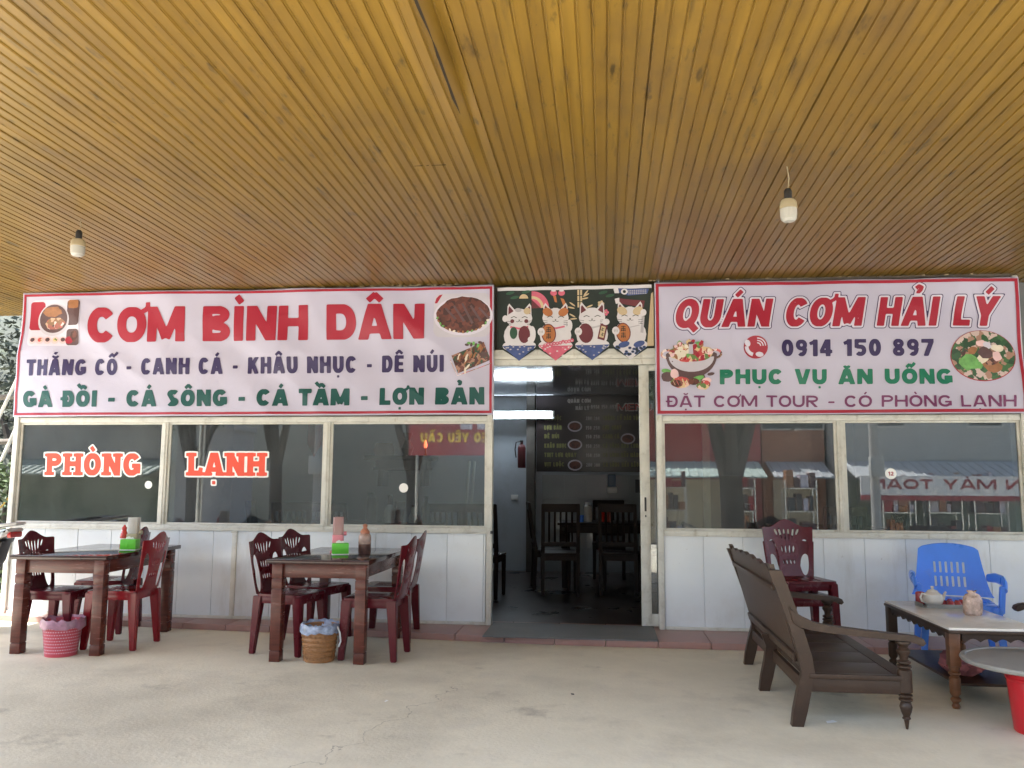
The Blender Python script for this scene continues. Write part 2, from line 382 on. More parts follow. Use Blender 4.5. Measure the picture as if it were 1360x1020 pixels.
def march(bm, xs, ys, F, place, mi=0, maxrun=5):
    ny, nx = F.shape; ins = F < 0; V = {}
    def vert(key, x, y):
        if key not in V: V[key] = bm.verts.new(place(x, y))
        return V[key]
    def node(i, j): return vert((i, j), xs[i], ys[j])
    def edge(i, j, k, l):
        if (k, l) < (i, j): i, j, k, l = k, l, i, j
        a, b = F[j, i], F[l, k]; u = a/(a-b)
        return vert((i, j, k, l), xs[i]+(xs[k]-xs[i])*u, ys[j]+(ys[l]-ys[j])*u)
    for j in range(ny-1):
        full = ins[j, :-1] & ins[j, 1:] & ins[j+1, :-1] & ins[j+1, 1:]
        anyi = ins[j, :-1] | ins[j, 1:] | ins[j+1, :-1] | ins[j+1, 1:]
        i = 0
        idx = np.nonzero(anyi)[0]; k = 0
        while k < len(idx):
            i = idx[k]
            if full[i]:
                e = i
                while e+1 < nx-1 and full[e+1] and e+1-i < maxrun: e += 1
                try: bm.faces.new((node(i, j), node(e+1, j), node(e+1, j+1), node(i, j+1))).material_index = mi
                except ValueError: pass
                while k < len(idx) and idx[k] <= e: k += 1
                continue
            c = [(i, j), (i+1, j), (i+1, j+1), (i, j+1)]; poly = []
            for q in range(4):
                a, b = c[q], c[(q+1) % 4]; ia, ib = ins[a[1], a[0]], ins[b[1], b[0]]
                if ia: poly.append(node(*a))
                if ia != ib: poly.append(edge(*a, *b))
            poly = list(dict.fromkeys(poly))
            if len(poly) >= 3:
                try: bm.faces.new(poly).material_index = mi
                except ValueError: pass
            k += 1
def letters(bm, text, corners, y, surf=None, t=.13, track=.1, cells=16, off=0., shear=0., serif=False, mi=0, flip=1):
    """corners: (x, z) baseline left, cap left, baseline right, cap right on the plane y"""
    bl, tl, br, tr = [Vector(c) for c in corners]
    xs, ys, F, tot = text_field(text, t, track, cells, off, shear, serif, (br-bl).length/((tl-bl).length+(tr-br).length)*2)
    if shear: tot += shear
    def place(x, yy):
        u = x/tot; p = (bl+(br-bl)*u); q = (tl+(tr-tl)*u); r = p+(q-p)*yy
        if shear: r = p + Vector((0, (q-p).y))*yy
        return (r.x, y+(surf(r.x, r.y) if surf else 0), r.y)
    march(bm, xs, ys, F, place, mi)
def flat_text(name, text, corners, y, m, parent, **k):
    bm = BM(); letters(bm, text, corners, y, **k)
    return link(name, bm, m, parent, ang=0)

def conform(bm, surf, step=.03):
    """cut a flat printed motif on a grid and lay it on the waving cloth"""
    lo = Vector((min(v.co.x for v in bm.verts), 0, min(v.co.z for v in bm.verts))); hi = Vector((max(v.co.x for v in bm.verts), 0, max(v.co.z for v in bm.verts)))
    for ax, d in ((0, Vector((1, 0, 0))), (2, Vector((0, 0, 1)))):
        k = math.floor(lo[ax]/step)*step+step
        while k < hi[ax]:
            c = Vector((0, 0, 0)); c[ax] = k
            bmesh.ops.bisect_plane(bm, geom=bm.verts[:]+bm.edges[:]+bm.faces[:], plane_co=c, plane_no=d, dist=1e-6); k += step
    for v in bm.verts: v.co.y += surf(v.co.x, v.co.z)
    return bm

# ================================================================== SETTING
def ground_mat():
    m = mat('worn concrete', (.70, .64, .50), .7, .10, 1.3, bump=.25, bscale=45, dark=(.38, .34, .27), darkscale=1.3, darkamt=.6)
    stain(m, (.33, .29, .22), .55, .48, .7, .55, seed=3); stain(m, (.24, .20, .14), 4, .62, .76, .4, seed=8); stain(m, (.16, .13, .10), 1.4, .63, .72, .5, seed=31); stain(m, (.62, .57, .48), 2.6, .55, .7, .35, seed=14); stain(m, (.12, .10, .08), 60, .70, .73, .6, seed=1)
    n = m.node_tree; p = n.nodes['Principled BSDF']; base = p.inputs['Base Color'].links[0].from_socket
    tc = n.nodes.new('ShaderNodeTexCoord'); mp = n.nodes.new('ShaderNodeMapping'); mp.vector_type = 'POINT'
    # a hairline crack running across the yard, from A to B in ground coordinates
    ax, ay, bx, by = -.93, -1.95, -1.37, -3.6
    ang = math.atan2(by-ay, bx-ax); L = math.hypot(bx-ax, by-ay)
    c, s = math.cos(-ang), math.sin(-ang)
    mp.inputs['Rotation'].default_value = (0, 0, -ang); mp.inputs['Location'].default_value = (-(ax*c-ay*s), -(ax*s+ay*c), 0)
    nz = n.nodes.new('ShaderNodeTexNoise'); nz.inputs['Scale'].default_value = 5; nz.inputs['Detail'].default_value = 5
    n.links.new(tc.outputs['Object'], mp.inputs[0]); n.links.new(tc.outputs['Object'], nz.inputs[0])
    sx = n.nodes.new('ShaderNodeSeparateXYZ'); n.links.new(mp.outputs[0], sx.inputs[0])
    def mth(op, a, b=None, v=None):
        q = n.nodes.new('ShaderNodeMath'); q.operation = op
        if hasattr(a, 'links'): n.links.new(a, q.inputs[0])
        else: q.inputs[0].default_value = a
        if b is not None:
            if hasattr(b, 'links'): n.links.new(b, q.inputs[1])
            else: q.inputs[1].default_value = b
        return q.outputs[0]
    wob = mth('MULTIPLY', mth('SUBTRACT', nz.outputs[0], .5), .45)
    dist = mth('ABSOLUTE', mth('ADD', sx.outputs[1], wob))
    line = mth('LESS_THAN', dist, mth('MULTIPLY', nz.outputs[0], .009))
    inr = mth('MULTIPLY', mth('GREATER_THAN', sx.outputs[0], 0.), mth('LESS_THAN', sx.outputs[0], L))
    f = mth('MULTIPLY', mth('MULTIPLY', line, inr), .45)
    mx = n.nodes.new('ShaderNodeMix'); mx.data_type = 'RGBA'
    n.links.new(f, mx.inputs[0]); n.links.new(base, mx.inputs[6]); mx.inputs[7].default_value = (.10, .085, .065, 1)
    n.links.new(mx.outputs[2], p.inputs['Base Color'])
    return m
GRD = ground_mat()
bm = BM()
prof = [(300, .0), (9, 0), (-10.2, 0), (-12.2, -1.5), (-300, -1.5)]
rows = [[bm.verts.new((x, y, z)) for x in (-300, -20, 20, 300)] for y, z in prof]
for a, b in zip(rows, rows[1:]):
    for i in range(3): bm.faces.new((a[i], a[i+1], b[i+1], b[i]))
tag(link('ground', bm, GRD, ang=0), kind='structure')
bm = BM(); box2(bm, (-80, -18.5, -1.6), (80, -12.8, -1.496))
tag(link('road', bm, mat('asphalt', (.09, .088, .085), .85, .2, 4)), kind='structure')
# pink tiled step along the wall, a thin raised slab with tile joints
bm = BM()
def tile_edge(x): return -.10 - .45*min(1, max(0, (x+5.6)/5.4))
x = -5.6
while x < 5.2:
    x1 = x+.4
    prism(bm, [(x+.003, .20), (x+.003, tile_edge(x)), (x1-.003, tile_edge(x1)), (x1-.003, .20)], .0, .05, axis='z', bev=.004)
    x = x1
tag(link('tiled_step', bm, TILE), kind='structure')
bm = BM(); box2(bm, (-5.45, .20, -.02), (3.4, 6.0, .05))
tag(link('floor', bm, mat('dark interior floor tile', (.035, .024, .022), .28, .25, 2, dark=(.07, .065, .06), darkscale=1.5, darkamt=.6)), kind='structure')
# hillside left of the building and behind it
bm = BM(); nx, ny = 40, 30; g = []
for j in range(ny+1):
    row = []
    for i in range(nx+1):
        X = -60+i*55/nx; Y = 1.5+j*40/ny
        h = max(0, (Y-1.2)*.9 + (-6.4-X)*.35)*min(1, max(0, (-5.9-X)/1.0)+.0)
        h = min(h, 14)*(1 if X < -5.9 else 0)
        row.append(bm.verts.new((X, Y, h-.02+mnoise.noise(Vector((X*.7, Y*.7, 0)))*.35*(1 if X < -6.5 else 0))))
    g.append(row)
for j in range(ny):
    for i in range(nx): bm.faces.new((g[j][i], g[j][i+1], g[j+1][i+1], g[j+1][i]))
tag(link('hillside', bm, mat('rock and scrub', (.05, .054, .04), .9, .5, 2.2, bump=.6, bscale=6, dark=(.05, .06, .03), darkscale=2, darkamt=.9)), kind='structure')

# ================================================================== CANOPY
SL = math.tan(R(.93)); CZ0 = 3.022; PITCH = .062
def ceil_z(y): return CZ0 - y*SL
SOFFIT = mat('ochre soffit cladding', (.190, .112, .019), .32, .16, 3.2, stretch=(5, .5, 1), dark=(.11, .066, .024), darkscale=1.1, darkamt=.6)
stain(SOFFIT, (.145, .082, .014), 1, .42, .58, .55, (12.8, .12, 1), 2, seed=2)
stain(SOFFIT, (.085, .05, .02), 1.5, .53, .72, .6, (1, .55, 1), 10, seed=7)
stain(SOFFIT, (.030, .021, .010), 7, .60, .70, .8, (2.2, .6, 1), 7, seed=11)
stain(SOFFIT, (.05, .032, .014), 3.2, .58, .70, .6, (5, .5, 1), 8, seed=21)
stain(SOFFIT, (.02, .015, .01), 38, .71, .74, .8, (1, 1, 1), 3, seed=4)
canopy = thing('canopy', 'long ochre ribbed canopy roof sheltering the yard before the restaurant', 'canopy', (0, 0, 0))
bm = BM()
ys = [-5.7+.2*i for i in range(29)]+[-.012, .9]
cols = []
x = -6.6; k = 0
while x < 7.6:
    seam = (k % 13 == 5)
    d = .0045 if not seam else .011
    for px, dz in ((0, 0), (PITCH-.014, 0), (PITCH-.011, d), (PITCH-.007, d), (PITCH-.0045, -.0045), (PITCH-.0015, -.0035)):
        cols.append((x+px, dz, k))
    x += PITCH; k += 1
off = {}
def dent(X, Y):
    a = math.exp(-((X+.735)/.045)**2-((Y+3.95)/.75)**2)
    b = math.exp(-((X+.655)/.04)**2-((Y+4.05)/.85)**2)
    return -.040*a+.045*b
vs = []
for (X, dz, k) in cols:
    r = random.Random(k); j = r.uniform(-.002, .002)
    vs.append([bm.verts.new((X, y, ceil_z(y)+dz+j*math.sin(y*1.3+k)+.004*math.sin(X*1.1+y*.9)*math.sin(y*.6)+dent(X, y))) for y in ys])
for a, b in zip(vs, vs[1:]):
    for i in range(len(ys)-1): bm.faces.new((a[i], a[i+1], b[i+1], b[i]))
link('soffit', bm, SOFFIT, canopy, ang=20)
bm = BM()
for s in (0,):
    prism(bm, [(-5.7, ceil_z(-5.7)+.05), (1.0, ceil_z(1)+.05), (1.0, ceil_z(1)+.12), (-5.7, ceil_z(-5.7)+.12)], -6.65, 7.65, axis='x')
link('roof_sheet', bm, mat('corrugated metal roof', (.35, .36, .36), .5, .15, 3, metal=.5), canopy)
bm = BM(); box2(bm, (-6.65, -5.82, ceil_z(-5.7)-.08), (7.65, -5.705, ceil_z(-5.7)+.14)); link('fascia', bm, ALU, canopy)
for X in (-6.5, 7.3):
    bm = BM(); tube(bm, [(X, -5.6, 0), (X, -5.6, ceil_z(-5.6))], .05, 12); link('post', bm, CHROME, canopy)
# cracked panel splits seen on the soffit: dark slits
bm = BM()
for X0, X1 in ((-1.07, -1.02), (-1.0, -.985), (-.97, -.885)):
    z = ceil_z(-2.73)-.010
    bm.faces.new([bm.verts.new(q) for q in ((X0, -2.73, z), (X1, -2.735, z), (X1, -2.722, z), (X0, -2.725, z))])
for (y0, y1, w) in ((-4.75, -4.0, .007), (-4.05, -3.35, .010)):
    n = 8; L_, R_ = [], []
    for i in range(n+1):
        y = y0+(y1-y0)*i/n; q = w*math.sin(math.pi*i/n)+.0006; x_ = -.697+.004*math.sin(y*9); z = ceil_z(y)-.014
        L_.append(bm.verts.new((x_-q, y, z))); R_.append(bm.verts.new((x_+q, y, z)))
    for i in range(n): bm.faces.new((L_[i], R_[i], R_[i+1], L_[i+1]))
link('split', bm, mat('dark roof void', (.02, .014, .008), .95), canopy, ang=0)
# crumbs of sealing foam along the top of the wall
bm = BM(); r = random.Random(3)
for i in range(90):
    X = r.choice((r.uniform(-2.9, -1.25), r.uniform(-2.1, -1.3), r.uniform(-5.4, 3.3)))
    box(bm, (X, r.uniform(-.05, -.03), ceil_z(0)-r.uniform(.0, .012)), (r.uniform(.01, .035), .015, r.uniform(.004, .011)), bev=.003)
link('foam_sealant', bm, mat('old foam', (.28, .22, .14), .9, .3, 30), canopy)

# hanging bulbs
BULB = mat('frosted bulb plastic', (.40, .39, .36), .35, .05, 8)
BULBW = mat('bulb ivory collar', (.38, .32, .21), .4, .05, 8)
def bulb(label, x, y, ztop, zbot, wire):
    t = thing('hanging_bulb', label, 'light bulb', (x, y, zbot), 0, 'bulbs under the canopy')
    H = ztop-zbot
    bm = BM(); lathe(bm, [(0, 0), (.03, .003), (.043, .016), (.047, .04), (.047, H*.58)], seg=20); link('globe', bm, BULB, t)
    bm = BM(); lathe(bm, [(.047, H*.585), (.049, H*.6), (.046, H*.9), (.036, H*1.0), (0, H)], seg=20); link('collar', bm, BULBW, t)
    bm = BM(); lathe(bm, [(.02, H), (.022, H+.01), (.022, H+.05), (.014, H+.065), (0, H+.066)], seg=14); link('socket', bm, BLACK, t)
    bm = BM(); tube(bm, [(0, 0, H+.06), (.01, .004, H+.06+wire*.5), (.0, .0, H+.06+wire)], .003, 6); link('wire', bm, mat('wire', (.35, .3, .2), .6) , t)
bulb('white bulb fixed close under the canopy above the banner with the big red heading', -3.60, -2.0, 2.91, 2.79, ceil_z(-2.0)-2.91-.06)
bulb('white bulb on a longer wire, above the right banner with the phone number', 1.05, -2.5, 2.865, 2.735, ceil_z(-2.5)-2.865-.06)

# ================================================================== RESTAURANT
bld = thing('restaurant_building', 'white panelled single storey restaurant with sliding glass windows and open doorway', 'restaurant', (0, 0, .05))
def part(name, bm, m, parent=None, ang=35):
    o = link(name, bm, m, parent or bld, ang)
    if parent is None: o.location = (0, 0, -.05)       # geometry is written in world coordinates
    return o
XL, XR, DL, DR = -5.49, 3.44, -.97, .445
# lower panels: boards butted with fine joints
def boards(x0, x1, step, z0, z1):
    bm = BM(); x = x0; r = random.Random(int(x0*10))
    while x < x1-.01:
        e = min(x+step, x1)
        box2(bm, (x+.0015, .0+r.uniform(0, .002), z0), (e-.0015, .04, z1), bev=.002, seg=1); x = e
    box2(bm, (x0, .012, z0+.005), (x1, .036, z1-.005))
    return bm
part('wall_panel', boards(XL+.05, -3.31, .325, .075, .822), PVC)
part('wall_panel', boards(-3.27, DL-.055, .318, .075, .822), PVC)
part('wall_panel', boards(DR+.05, XR-.05, .325, .075, .822), PVC)
for x0, x1 in ((XL+.05, DL-.05), (DR+.05, XR-.05)):
    bm = BM(); box2(bm, (x0, -.012, .05), (x1, .045, .075), bev=.003); part('base_rail', bm, ALU)
    bm = BM(); box2(bm, (x0, -.008, .822), (x1, .06, .866), bev=.004); box2(bm, (x0, -.016, .818), (x1, -.0085, .830), bev=.001); part('sill', bm, ALU)
    bm = BM(); box2(bm, (x0, -.01, 1.790), (x1, .06, 1.838), bev=.004); part('head_rail', bm, ALU)
for i, (x0, x1) in enumerate(((XL, XL+.048), (DL-.048, DL), (DR, DR+.048), (XR-.048, XR))):
    bm = BM(); box2(bm, (x0, -.022, .05), (x1, .065, 3.0), bev=.005); part('post', bm, ALU)
bm = BM(); box2(bm, (-3.312, -.012, .075), (-3.268, .03, .80), bev=.004); box2(bm, (-3.32, -.018, .80), (-3.26, -.009, .816), bev=.003); part('post', bm, ALU)
bm = BM()
for x in [XL+.15+i*.42 for i in range(11)]+[DR+.15+i*.42 for i in range(7)]: tube(bm, [(x, -.0085, .849), (x, -.011, .849)], .006, 8)
part('screw', bm, CHROME)
# upper wall behind the banners and the header over the door
bm = BM(); box2(bm, (XL+.048, .0, 1.84), (DL-.048, .06, 3.06)); box2(bm, (DR+.048, .0, 1.84), (XR-.048, .06, 3.06)); box2(bm, (DL-.04, .09, 2.43), (DR+.04, .14, 3.08)); part('upper_wall', bm, UPW)
bm = BM(); box2(bm, (DL, -.01, 2.34), (DR, .075, 2.425), bev=.004); box2(bm, (DL, -.02, 2.365), (DR, -.0105, 2.375)); box2(bm, (DL, .0, 2.285), (DR, .06, 2.338), bev=.003); part('door_header', bm, ALU)
# windows
GLS = glass('tinted window glass', (.66, .70, .71), 2.05, dust=.065)
def window(x0, x1, name='window'):
    w = .022
    bm = BM()
    box2(bm, (x0, .012, .867), (x0+w, .042, 1.789), bev=.003); box2(bm, (x1-w, .012, .867), (x1, .042, 1.789), bev=.003)
    box2(bm, (x0+w, .012, .867), (x1-w, .042, .884), bev=.003); box2(bm, (x0+w, .012, 1.772), (x1-w, .042, 1.789), bev=.003)
    f = part(name, bm, ALU)
    bm = BM(); box2(bm, (x0+w, .024, .884), (x1-w, .030, 1.772)); pane = link('pane', bm, GLS, f)
    return f
W1 = window(XL+.05, -4.022); W2 = window(-3.972, -2.49); W3 = window(-2.44, DL-.05)
W4 = window(DR+.05, 1.938); W5 = window(1.99, XR-.05)
for x in (-3.997, -2.465, 1.964):
    bm = BM(); box2(bm, (x-.025, -.004, .867), (x+.025, .055, 1.789), bev=.005); box2(bm, (x-.004, -.01, .867), (x+.004, -.0045, 1.789)); part('mullion', bm, ALU)
# stickers on the panes
def on_glass(w, name, text, corners, layers, **k):
    for i, (m, off) in enumerate(layers):
        o = flat_text(name if i == len(layers)-1 else 'lettering_outline', text, corners, .0222-.0006*i, m, w, off=off, **k)
on_glass(W1, 'lettering', 'PHÒNG', ((-5.158, 1.302), (-5.166, 1.508), (-4.235, 1.302), (-4.238, 1.508)), ((STICKW, .065), (STICKER, .0)), t=.135, track=.13, cells=26, serif=True)
on_glass(W2, 'lettering', 'LẠNH', ((-3.772, 1.304), (-3.780, 1.515), (-3.045, 1.304), (-3.048, 1.515)), ((STICKW, .065), (STICKER, .0)), t=.135, track=.13, cells=26, serif=True)
for w, X, Z, r_ in ((W1, -4.149, 1.22, .036), (W3, -1.765, 1.207, .041), (W5, 2.363, 1.35, .045)):
    bm = BM(); disc(bm, X, Z, r_, r_, .0218, n=24); s_ = link('sticker', bm, STICKW, w, 0)
flat_text('sticker_number', '12', ((2.342, 1.334), (2.342, 1.366), (2.385, 1.334), (2.385, 1.366)), .0211, RED, W5, t=.13, track=.12, cells=14)
# sliding door leaf, pushed open to the right
bm = BM()
lx0, lx1 = .305, .90
box2(bm, (lx0, .082, .06), (lx0+.085, .125, 2.30), bev=.004); box2(bm, (lx1-.06, .082, .06), (lx1, .125, 2.30), bev=.004)
box2(bm, (lx0+.085, .082, .06), (lx1-.06, .125, .16), bev=.004); box2(bm, (lx0+.085, .082, 2.24), (lx1-.06, .125, 2.30), bev=.004)
box2(bm, (lx0+.06, .078, .06), (lx0+.064, .0815, 2.3))
door = part('sliding_door', bm, ALU)
bm = BM(); box2(bm, (lx0+.085, .10, .16), (lx1-.06, .106, 2.24)); link('pane', bm, GLS, door)
bm = BM(); box2(bm, (lx0+.035, .074, 1.02), (lx0+.052, .0815, 1.14), bev=.003); disc(bm, lx0+.044, .98, .007, .009, .0735); link('lock', bm, BLACK, door)
bm = BM(); box2(bm, (DL-.012, -.03, .82), (DL+.012, -.0225, .845), bev=.002); part('latch', bm, BLACK)
# side walls, back wall and low glossy ceiling inside
INT = mat('interior painted wall', (.44, .49, .55), .5, .06, 2, dark=(.3, .3, .3), darkscale=1.2, darkamt=.5)
bm = BM(); box2(bm, (XL, .066, 0), (XL+.1, 4.4, 3.0)); part('side_wall', bm, INT)
bm = BM(); box2(bm, (XR-.1, .066, 0), (XR, 4.4, 3.0)); part('side_wall', bm, INT)
bm = BM(); box2(bm, (XL, 4.4, 0), (XR, 4.52, 3.0)); part('back_wall', bm, INT)
WT = mat('white wall tile', (.34, .365, .38), .12, .08, 3)
bm = BM()
for i in range(14):
    for j in range(4): box2(bm, (-.86+i*.302, 4.385, .05+j*.33), (-.86+i*.302+.299, 4.399, .05+j*.33+.327), bev=.002, seg=1)
part('wall_tiling', bm, WT)
bm = BM()
for i in range(45): box2(bm, (XL+.1, .15+i*.095, 2.462), (XR-.1, .15+i*.095+.0935, 2.49), bev=.003, seg=1)
part('ceiling_panel', bm, mat('glossy ceiling strip', (.40, .42, .45), .03, .1, 3, metal=.75))
bm = BM(); box2(bm, (-1.075, 4.25, .05), (-.955, 4.398, 2.46), bev=.006); part('pillar', bm, mat('grimy pillar', (.12, .11, .10), .5, .3, 4))

# ================================================================== BANNERS
def ripple(seed, amp):
    def f(x, z):
        a = mnoise.noise(Vector((x*1.1+seed, z*1.6, seed)))
        b = mnoise.noise(Vector((x*2.6+z*2.1, z*2.0-seed, seed*2)))
        c = math.sin((x*1.5+z*3.2)*3.1+seed)*.15
        d = abs(mnoise.noise(Vector(((x+z*.8)*2.1, (z-x*.35)*1.1, seed*3))))
        e = abs(mnoise.noise(Vector(((x-z*1.1)*1.7+4, (z+x*.3)*1.3, seed*5))))
        return -amp*(a+.45*b+c-.9*d-.7*e+.45)
    return f
def banner(name, label, x0, x1, zb, zt, surf, y=-.068):
    """(x,z) corners: tl tr br bl"""
    nx, nz = 220, 60
    bm = BM(); g = []
    for j in range(nz+1):
        v = j/nz; row = []
        for i in range(nx+1):
            u = i/nx
            X = x0+(x1-x0)*u; Z = (zb[0]+(zb[1]-zb[0])*u)*(1-v)+(zt[0]+(zt[1]-zt[0])*u)*v
            Z += -.007*math.sin(u*math.pi*5)**2*v+.004*mnoise.noise(Vector((u*9, 1, 0)))*(2*v-1); X += .004*mnoise.noise(Vector((v*3, 5, 0)))*(2*u-1)
            row.append(bm.verts.new((X, y+surf(X, Z), Z)))
        g.append(row)
    for j in range(nz):
        for i in range(nx): bm.faces.new((g[j][i], g[j][i+1], g[j+1][i+1], g[j+1][i]))
    o = link(name, bm, VINYL, ang=0)
    for p in o.data.polygons: p.use_smooth = True
    sol = None
    bm2 = bmesh.new(); bm2.from_mesh(o.data)
    ex = bmesh.ops.extrude_edge_only(bm2, edges=[e for e in bm2.edges if e.is_boundary])
    bmesh.ops.translate(bm2, vec=(0, .02, 0), verts=[v for v in ex['geom'] if isinstance(v, bmesh.types.BMVert)])
    bm2.to_mesh(o.data); bm2.free()
    tag(o, label, 'banner', 'printed shop banners')
    return o
def border(x0, x1, zb, zt, w, inset, surf, y, parent):
    bm = BM()
    def strip(p, q, d, n):
        for i in range(n):
            a, b = i/n, (i+1)/n
            A = (p[0]+(q[0]-p[0])*a, p[1]+(q[1]-p[1])*a); B = (p[0]+(q[0]-p[0])*b, p[1]+(q[1]-p[1])*b)
            flat(bm, [A, B, (B[0]+d[0], B[1]+d[1]), (A[0]+d[0], A[1]+d[1])], y, 0, surf)
    i = inset
    tl, tr, br, bl = (x0+i, zt[0]-i-.004), (x1-i, zt[1]-i-.004), (x1-i, zb[1]+i), (x0+i, zb[0]+i)
    strip(tl, tr, (0, -w), 110); strip(bl, br, (0, w), 110)
    strip((tl[0], tl[1]-w), (bl[0], bl[1]+w), (w, 0), 30); strip((tr[0], tr[1]-w), (br[0], br[1]+w), (-w, 0), 30)
    bmesh.ops.remove_doubles(bm, verts=bm.verts, dist=.0004)
    link('border', bm, RED, parent, 0)
SL_ = ripple(3.1, .030); SR_ = ripple(8.7, .030)
YB = -.068; YT = YB-.004
bL = banner('banner', 'wide white banner with big red heading, two lines of dish names and grilled meat pictures', -5.468, -.962, (1.842, 1.848), (3.020, 2.998), SL_)
border(-5.468, -.962, (1.842, 1.848), (3.020, 2.998), .022, .012, SL_, YT, bL)
flat_text('heading', 'CƠM BÌNH DÂN', ((-4.781, 2.531), (-4.790, 2.862), (-1.581, 2.523), (-1.584, 2.841)), YT, RED, bL, surf=SL_, t=.140, track=.05, cells=30)
flat_text('lettering', 'THẮNG CỐ - CANH CÁ - KHÂU NHỤC - DÊ NÚI', ((-5.359, 2.224), (-5.365, 2.377), (-1.401, 2.226), (-1.402, 2.378)), YT, NAVY, bL, surf=SL_, t=.128, track=.11, cells=20)
flat_text('lettering', 'GÀ ĐỒI - CÁ SÔNG - CÁ TẦM - LỢN BẢN', ((-5.37, 1.929), (-5.376, 2.081), (-1.039, 1.935), (-1.04, 2.088)), YT, TEAL, bL, surf=SL_, t=.158, track=.11, cells=22)
bR = banner('banner', 'white banner with slanted red outlined heading, red phone badge and hot pot picture', .443, 3.424, (1.838, 1.844), (2.990, 2.977), SR_)
border(.443, 3.424, (1.838, 1.844), (2.990, 2.977), .026, .009, SR_, YT, bR)
hc = ((.598, 2.588), (.598, 2.835), (3.275, 2.569), (3.275, 2.817))
for i, (m_, off) in enumerate(((NAVY, .085), (WHITE, .058), (RED, -.0))):
    flat_text('heading' if i == 2 else 'heading_outline', 'QUÁN CƠM HẢI LÝ', hc, YT-.001*i, m_, bR, surf=SR_, t=.125, track=.07, cells=28, shear=.2, off=off)
flat_text('phone_number', '0914 150 897', ((1.49, 2.328), (1.492, 2.47), (2.718, 2.320), (2.722, 2.463)), YT, NAVY, bR, surf=SR_, t=.135, track=.13, cells=20)
flat_text('lettering', 'PHỤC VỤ ĂN UỐNG', ((.977, 2.095), (.979, 2.222), (2.857, 2.086), (2.860, 2.213)), YT, GREEN2, bR, surf=SR_, t=.155, track=.13, cells=20)
flat_text('lettering', 'ĐẶT CƠM TOUR - CÓ PHÒNG LẠNH', ((.535, 1.904), (.536, 2.002), (3.333, 1.895), (3.336, 1.990)), YT-.001, PURP, bR, surf=SR_, t=.10, track=.13, cells=20)
# phone badge
bm = BM(); disc(bm, 1.28, 2.409, .098, .098, YT, 0, n=40); conform(bm, SR_); badge = link('phone_badge', bm, RED, bR, 0)
bm = BM()
def ring_strip(bm, pts, w, y, surf=None):
    for (a, b) in zip(pts, pts[1:]):
        d = Vector((b[0]-a[0], b[1]-a[1])); n = Vector((-d.y, d.x)).normalized()*w/2
        flat(bm, [(a[0]-n.x, a[1]-n.y), (b[0]-n.x, b[1]-n.y), (b[0]+n.x, b[1]+n.y), (a[0]+n.x, a[1]+n.y)], y, 0, surf)
cx, cz = 1.28, 2.409
ring_strip(bm, [(cx+.07*math.cos(R(a))-.005, cz+.03+.075*math.sin(R(a))-.02) for a in range(182, 262, 8)], .030, YT-.003)
disc(bm, cx-.066, cz+.035, .022, .030, YT-.0036, 0, .3); disc(bm, cx+.030, cz-.062, .032, .021, YT-.0036, 0, -.15)
for rr in (.028, .048, .068):
    ring_strip(bm, [(cx+.012+rr*math.cos(R(a)), cz+.008+rr*math.sin(R(a))) for a in range(2, 92, 11)], .009, YT-.003)
conform(bm, SR_); link('handset_symbol', bm, WHITE, badge, 0)
# food pictures, printed flat on the vinyl
F1 = foodmat('print of hot pot dishes', [(.35, .12, .10), (.10, .06, .06), (.55, .35, .25), (.60, .12, .12), (.75, .62, .6), (.25, .14, .08)], 26)
F2 = foodmat('print of grilled meat', [(.08, .025, .02), (.14, .04, .03), (.05, .018, .016), (.11, .03, .022)], 30)
F3 = foodmat('print of skewers', [(.16, .06, .05), (.35, .18, .13), (.07, .03, .03), (.04, .08, .05)], 34)
F4 = foodmat('print of vegetables', [(.5, .06, .06), (.62, .45, .25), (.12, .2, .06), (.7, .5, .4), (.3, .04, .05)], 30)
F5 = foodmat('print of leaf platter', [(.03, .09, .04), (.05, .13, .05), (.35, .2, .15), (.02, .06, .03), (.55, .42, .4)], 24)
GREYP = mat('printed grey', (.50, .47, .54), .42, .05); DKP = mat('printed dark plum', (.10, .055, .06), .42, .2, 20)
PINKM = mat('printed pale pink', (.74, .50, .52), .42, .1, 10); BRN = mat('printed brown', (.3, .13, .06), .42, .2, 20)
LGT = mat('printed cream', (.74, .66, .55), .42, .1, 10); LEAFP = mat('printed leaf green', (.14, .36, .10), .42, .3, 20)
PMATS = [F1, F2, F3, F4, F5, GREYP, DKP, PINKM, BRN, LGT, LEAFP, RED, WHITE]
def rrect(x0, x1, z0, z1, r):
    pts = []
    for cx_, cz_, a0 in ((x1-r, z1-r, 0), (x0+r, z1-r, 90), (x0+r, z0+r, 180), (x1-r, z0+r, 270)):
        for a in range(0, 91, 18): pts.append((cx_+r*math.cos(R(a0+a)), cz_+r*math.sin(R(a0+a))))
    return pts
y1, y2, y3, y4, y5 = [YT-.0012*i for i in range(5)]
bm = BM(); S = SL_                                             # top left: pot of stew between side dishes
flat(bm, rrect(-5.385, -4.872, 2.505, 2.945, .05), y1, 12)
flat(bm, rrect(-5.385, -5.235, 2.66, 2.93, .03), y2, 11)
disc(bm, -5.14, 2.755, .165, .155, y3, 5, n=28); disc(bm, -5.14, 2.765, .148, .135, y4, 6, n=28); disc(bm, -5.12, 2.72, .10, .06, y5, 0, jit=.1)
disc(bm, -5.15, 2.83, .10, .05, y5, 8, jit=.15)
flat(bm, rrect(-5.00, -4.875, 2.70, 2.94, .03), y2, 6); flat(bm, rrect(-4.99, -4.89, 2.86, 2.94, .02), y3, 8)
flat(bm, rrect(-5.00, -4.875, 2.51, 2.665, .03), y2, 6); disc(bm, -4.97, 2.56, .04, .035, y3, 11); disc(bm, -4.92, 2.60, .035, .05, y3, 1, jit=.2)
